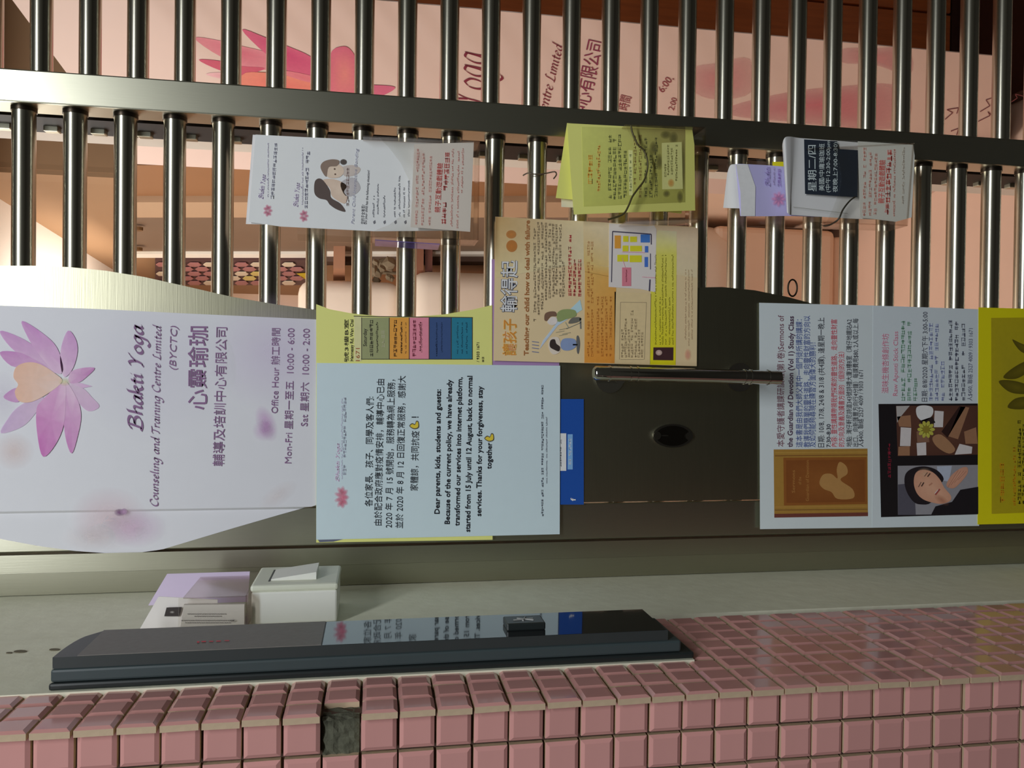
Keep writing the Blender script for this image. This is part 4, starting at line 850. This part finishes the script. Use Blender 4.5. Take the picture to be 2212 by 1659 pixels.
# small clear holder with business cards
mb = MB(); mb.box((XR+.0012, -0.062, 1.572), (XR+.0026, -0.160, 1.640)); ch = tag(mb.build('card_holder', ACR), 'small clear holder with business cards next to the white switch box', 'card holder')
mb = MB(); mb.box((XR+.0026, -0.1615, 1.572), (-0.2190, -0.1600, 1.634)); mb.build('front_pane', ACR, ch)
mb = MB(); mb.box((XR+.0026, -0.160, 1.5705), (-0.2190, -0.064, 1.5720)); mb.build('bottom_pane', ACR2, ch)
mb = MB(); mb.box((-0.2205, -0.160, 1.572), (-0.2190, -0.066, 1.630)); mb.build('side_pane', ACR2, ch)
CW = mat('card_white', (214, 208, 204), 0.6, 0, .02, 40, g=.72)
mb = MB(); mb.prism([(-0.2515, -0.1575, 1.5735), (-0.2285, -0.1575, 1.5735), (-0.2270, -0.1575, 1.6300), (-0.2505, -0.1575, 1.6330)], (0, 0.004, 0)); cd = tag(mb.build('business_card', CW), 'white business card at the front of the small card holder', 'card', 'cards in the small holder')
s = Surf(cd, lambda px, py: W(px, py, -0.1577), (0, -1, 0), .7)
for (py, a, b) in ((1326, 405, 490), (1331, 420, 480), (1340, 392, 510), (1345, 400, 500)):
    for i in range(int((b-a)/5)): s.rect(a+i*5, py-1, a+i*5+3.6, py+1, (140, 136, 136), 'fine_print', 2)
s.blob(504, 1341, 10, 4, (170, 164, 160), 'small_emblem', 2, .9); s.flush()
mb = MB(); mb.prism([(-0.2515, -0.1520, 1.6000), (-0.2250, -0.1500, 1.6000), (-0.2200, -0.1500, 1.6550), (-0.2515, -0.1520, 1.6720)], (0, 0.0006, 0)); cd = tag(mb.build('business_card', CW), 'taller white card with a small dark photo in the card holder', 'card', 'cards in the small holder')
s = Surf(cd, lambda px, py: W(px, py, -0.1524), (0, -1, 0), .7); s.poly([(360, 1312), (393, 1311), (388, 1331), (355, 1331)], (62, 56, 56), 'small_photo', 2); s.blob(372, 1322, 6, 3, (170, 164, 160), 'small_photo', 3, .9); s.flush()
PU = mat('pale_violet_card', (196, 180, 206), 0.5, 0, .05, 40, g=.75)
mb = MB(); mb.prism([(-0.2450, -0.0900, 1.5800), (-0.2150, -0.0800, 1.5800), (-0.2150, -0.0800, 1.6640), (-0.2450, -0.0900, 1.6800)], (0, 0.0006, 0)); tag(mb.build('business_card', PU), 'pale violet card leaning at the back of the card holder', 'card', 'cards in the small holder')

# ================================================================== INSIDE THE ROOM
# hanging banner seen through the fixed grille
P1 = on(290, 354, 1, 1.0); th = math.radians(13); bn = np.array([-math.cos(th), -math.sin(th), 0.0])
bf = lambda px, py: onp(px, py, P1, bn)
mb = MB(); mb.prism([bf(-30, -76), bf(290, 354), bf(2180, 451), bf(2180, 124)], tuple(-bn*.002))
ban = tag(mb.build('hanging_banner', mat('banner_vinyl', (232, 205, 192), 0.55, 0, .03, 8)), 'pale pink banner with a large lotus behind the right-hand bars', 'banner')
s = Surf(ban, bf, bn*1.5, .95)
q = lambda x, y: (380+x/3.95, y/3.95)
def qp(L): return [q(*p) for p in L]
PK = (214, 104, 124)
def bp(L, c, cc, k): s.poly(qp(L), c, 'lotus_picture', k, cc=cc)
bp([(160, 322), (380, 345), (560, 390), (760, 440), (900, 520), (700, 600), (380, 480)], (222, 140, 150), (214, 112, 130), 1)
bp([(195, 508), (380, 518), (560, 560), (760, 580), (560, 640), (370, 595)], (206, 90, 116), (206, 96, 110), 2)
bp([(255, 632), (380, 615), (560, 640), (500, 690), (380, 670)], (230, 184, 186), (226, 160, 166), 1)
bp([(565, 250), (760, 315), (950, 390), (1150, 480), (1300, 620), (1000, 620), (760, 450)], (214, 100, 130), (206, 78, 120), 3)
bp([(560, 640), (760, 615), (940, 640), (1150, 690), (1300, 780), (1150, 900), (560, 900)], (232, 140, 120), (228, 120, 110), 4)
bp([(940, 600), (1150, 640), (1300, 700), (1150, 700), (950, 640)], (226, 130, 140), (222, 120, 130), 5)
bp([(1310, 480), (1425, 392), (1510, 445), (1560, 600), (1540, 900), (1310, 900)], (216, 108, 134), (226, 136, 130), 3)
bp([(1560, 730), (1700, 722), (1870, 740), (1780, 805), (1600, 860)], (216, 108, 138), (214, 110, 136), 4)
MR = (132, 48, 66)
z2 = lambda x, y: (940+x/3.687, y/3.687)
s.script('Yoga', *z2(392, 850), *z2(402, 405), 44, MR, .06); s.script('Centre Limited', *z2(880, 930), *z2(1022, 345), 13, MR, .08)
s.text('中心有限公司', *z2(1200, 940), *z2(1335, 335), 30, (140, 56, 86), 0); s.text('時間', *z2(1530, 880), *z2(1558, 770), 20, (150, 70, 80), 0)
s.text('6:00,', *z2(1815, 740), *z2(1900, 625), 17, (150, 70, 80), 0); s.text('2:00', *z2(1900, 880), *z2(1930, 785), 14, (150, 70, 80), 0)
z3 = lambda x, y: (1480+x/2.37, y/2.37)
for (L, c) in (([(30, 350), (170, 320), (330, 300), (340, 470), (160, 510), (30, 460)], (224, 150, 150)), ([(800, 250), (960, 245), (1140, 250), (1150, 380), (960, 330), (800, 320)], (222, 150, 152)), ([(240, 540), (530, 470), (800, 440), (1060, 430), (1160, 520), (1060, 660), (500, 620), (240, 590)], (218, 128, 138))): s.poly([z3(*p) for p in L], [(*[v+(232-v)*.25 for v in c], .35)]*len(L), 'tint', 1, .75, cc=(*c, .85))
for L in ([(1330, 610), (1370, 575), (1340, 560), (1400, 550), (1390, 580)], [(1510, 570), (1560, 540), (1540, 510), (1570, 500)], [(1360, 670), (1400, 655), (1390, 690)], [(1500, 620), (1560, 590), (1550, 570), (1580, 600)], [(1670, 520), (1700, 500), (1690, 480), (1730, 490)]):
    p = [z3(*v) for v in L]
    for i in range(len(p)-1): s.line(*p[i], *p[i+1], 1.8, (120, 60, 66), 'handwriting', 3)
s.flush()
# dark wood cabinet beside the banner
WOOD = mat('red_brown_wood', (176, 90, 42), 0.45, 0, .35, 9, .05, (12, 12, 1)); WOOD2 = mat('dark_brown_wood', (66, 36, 26), 0.45, 0, .3, 9, .05, (12, 12, 1))
wc = tag(empty('wood_cabinet', (0.98, 0.80, 0.0)), 'red-brown wooden cabinet at the far right behind the bars', 'cabinet')
mb = MB(); mb.box((0.68, 0.785, 0.05), (1.30, 1.20, 1.92)); mb.build('body', WOOD2, wc)
mb = MB(); mb.bbox_bevel((0.64, 0.42, 0.0), (1.35, 1.20, 0.05), .004); mb.build('plinth', WOOD2, wc)
for i in range(3):
    mb = MB(); mb.bbox_bevel((0.685+i*.205, 0.768, 0.08), (0.885+i*.205, 0.785, 1.90), .003); mb.build('door', WOOD, wc)
mb = MB(); mb.box((rw(tt0)[0]-.012, 1.216, 0), (1.6, 1.30, 2.5)); tag(mb.build('wall_return', TANW), 'tan wall return behind the cabinet', None, kind='structure')
# things along the tan side wall
def wall_slab(name, x0, x1, y0, y1, off, th, m, parent=None):
    p = RA+rn*off; P = [onp(x0, y0, p, rn), onp(x1, y0, p, rn), onp(x1, y1, p, rn), onp(x0, y1, p, rn)]
    mb = MB(); mb.prism([(v[0], v[1], max(.02, v[2])) for v in P], tuple(-rn*th)); return mb.build(name, m, parent)
ORG = mat('orange_panel', (150, 104, 66), 0.7, 0, .06, 6); CRM = mat('cream_panel', (186, 152, 120), 0.7, 0, .04, 6); BRN = mat('beige_cupboard', (124, 100, 80), 0.55, 0, .06, 8); LINE = mat('dark_rail', (84, 60, 46), .6)
wall_slab('board', 288, 1480, 357, 437, .012, .010, ORG, wall_right)['label'] = 'orange board on the tan wall'
wall_slab('pilaster', 288, 1480, 437, 470, .030, .028, CRM, wall_right)['label'] = 'narrow cream upright'
wall_slab('lower_panel', 1482, 2500, 345, 640, .014, .012, PEACH, wall_right)['label'] = 'peach lower wall panel'
cup = tag(wall_slab('cupboard', 288, 1480, 470, 549, .022, .020, BRN), 'beige cupboard door with two small knobs on the side wall', 'cupboard')
for (x, y) in ((296, 491), (296, 535)):
    c = onp(x, y, RA+rn*.03, rn); m2 = MB(); m2.disc(tuple(c), tuple(rn), .018, .012, (0, 0, 1), .01, 12); m2.build('knob', mat('brass_knob', (130, 96, 60), .4, .4), cup)
wall_slab('edge_strip', 288, 1480, 549, 557, .032, .030, WHITEP, cup)
tag(wall_slab('dark_rail', 660, 1060, 565, 573, .05, .02, LINE), 'thin dark upright rail above the white cushions', 'rail')
# mosaic picture
mo = tag(wall_slab('mosaic_picture', 335, 668, 562, 616, .016, .014, mat('mosaic_back', (92, 62, 62), .6)), 'dark picture of pale hexagons behind the bars above the wave panel', 'picture')
rm = random.Random(11); HX = MB(); CC = [(222, 200, 160), (230, 214, 190), (206, 160, 150), (226, 204, 120), (180, 120, 120), (214, 200, 196)]
sf = Surf(mo, lambda px, py: onp(px, py, RA+rn*.018, rn), rn*3, .95)
for r in range(5):
    for i in range(9):
        x = 352+i*34+(17 if r % 2 else 0); y = 570+r*10
        if x > 650: continue
        c_ = lin(rm.choice(CC)); hx = MB(); hx.prism([sf.pt(*q_, 1) for q_ in [(x-15, y), (x-9, y-4), (x+9, y-4), (x+15, y), (x+9, y+4), (x-9, y+4)]], tuple(rn*.003))
        hx.build('hexagon', mat('hexagon_%d' % int(c_[1]*1000), [v_ for v_ in rm.choice(CC)], .5), mo)
sf.poly([(640, 590), (670, 588), (690, 595), (660, 603)], (216, 190, 40), 'hexagon', 2); sf.flush()
# white cushions on a shelf
SOF = mat('white_upholstery', (240, 222, 204), 0.85, 0, .05, 14, .1)
def cushion(label, x0, x1, y0, y1, yd, dep, r):
    a, b = W(x0, y1, yd), W(x1, y0, yd)
    mb = MB(); bm = bmesh.new(); bmesh.ops.create_cube(bm, size=1)
    lo = (min(a[0], b[0]), yd, min(a[2], b[2])); hi = (max(a[0], b[0]), yd+dep, max(a[2], b[2]))
    for v in bm.verts:
        for k in range(3): v.co[k] = (lo[k]+hi[k])/2+v.co[k]*(hi[k]-lo[k])
    bmesh.ops.bevel(bm, geom=bm.edges[:], offset=r, segments=4, affect='EDGES', profile=.5); mb.frombm(bm, smooth=True)
    return tag(mb.build('cushion', SOF), label, 'cushion', 'white cushions on the shelf'), lo, hi
shf = tag(empty('white_shelf', (0.2, 2.2, 0.0)), 'white shelf unit behind the bars above the yellow timetable', 'shelf')
c1 = cushion('large white cushion seen between bars left of the beige poster', 880, 1120, 588, 760, 1.75, .40, .07)
c2 = cushion('flat white cushion seen between bars above the yellow timetable', 640, 868, 608, 770, 1.90, .40, .05)
zl = c1[1][2]
mb = MB(); mb.box((c1[1][0]-.02, 1.72, 0.0), (c1[2][0]+.02, 2.35, zl-.001)); mb.build('base_unit', WHITEP, shf)
mb = MB(); mb.box((c2[1][0], 2.16, zl), (c2[2][0], 2.32, c2[1][2]-.001)); mb.build('riser', WHITEP, shf)
for i, (x0, x1, y0, y1, c) in enumerate(((896, 915, 584, 606, (150, 96, 70)), (918, 934, 586, 604, (120, 70, 56)), (720, 745, 580, 606, (170, 120, 90)))):
    lb = ('small brown box beside the large white cushion', 'small dark red box beside the large white cushion', 'small tan box above the flat white cushion')[i]
    tag(wall_slab('small_box', x0, x1, y0, y1, .10, .09, mat('box_%d' % i, c, .6)), lb, 'box')
rp = random.Random(4); a = onp(860, 590, RA+rn*.12, rn); mb = MB(); mb.tube([tuple(a), tuple(a+np.array([0, 0, .12]))], .006, 6)
DRY = mat('dried_flower', (112, 96, 74), .9, 0, .4, 40)
fl = tag(mb.build('dried_flowers', DRY), 'small bunch of dried flowers between two bars', 'flowers')
for i in range(16):
    c = onp(rp.uniform(802, 846), rp.uniform(566, 606), RA+rn*(.1+rp.uniform(0, .08)), rn); bm = bmesh.new(); bmesh.ops.create_icosphere(bm, subdivisions=1, radius=rp.uniform(.010, .022))
    for v in bm.verts: v.co = v.co*rp.uniform(.7, 1.2)+Vector(c)
    mb = MB(); mb.frombm(bm); mb.build('blossom', DRY, fl)
# cream armchair low behind the bars
ch_ = tag(empty('armchair', (0.30, 1.45, 0)), 'cream padded armchair low behind the bars below the beige poster', 'armchair')
mb = MB(); bm = bmesh.new(); bmesh.ops.create_cube(bm, size=1)
for v in bm.verts: v.co = Vector((0.26+v.co.x*0.40, 1.47+v.co.y*0.42, 0.53+v.co.z*0.34))
bmesh.ops.bevel(bm, geom=bm.edges[:], offset=.09, segments=5, affect='EDGES', profile=.5); mb.frombm(bm, smooth=True); mb.build('padded_body', SOF, ch_)
mb = MB(); mb.bbox_bevel((0.065, 1.275, 0.06), (0.455, 1.66, 0.45), .02, 3); mb.build('pedestal', PEACH, ch_)
mb = MB(); mb.bbox_bevel((0.08, 1.29, 0.0), (0.44, 1.65, 0.06), .02, 3); mb.build('base', PEACH, ch_)
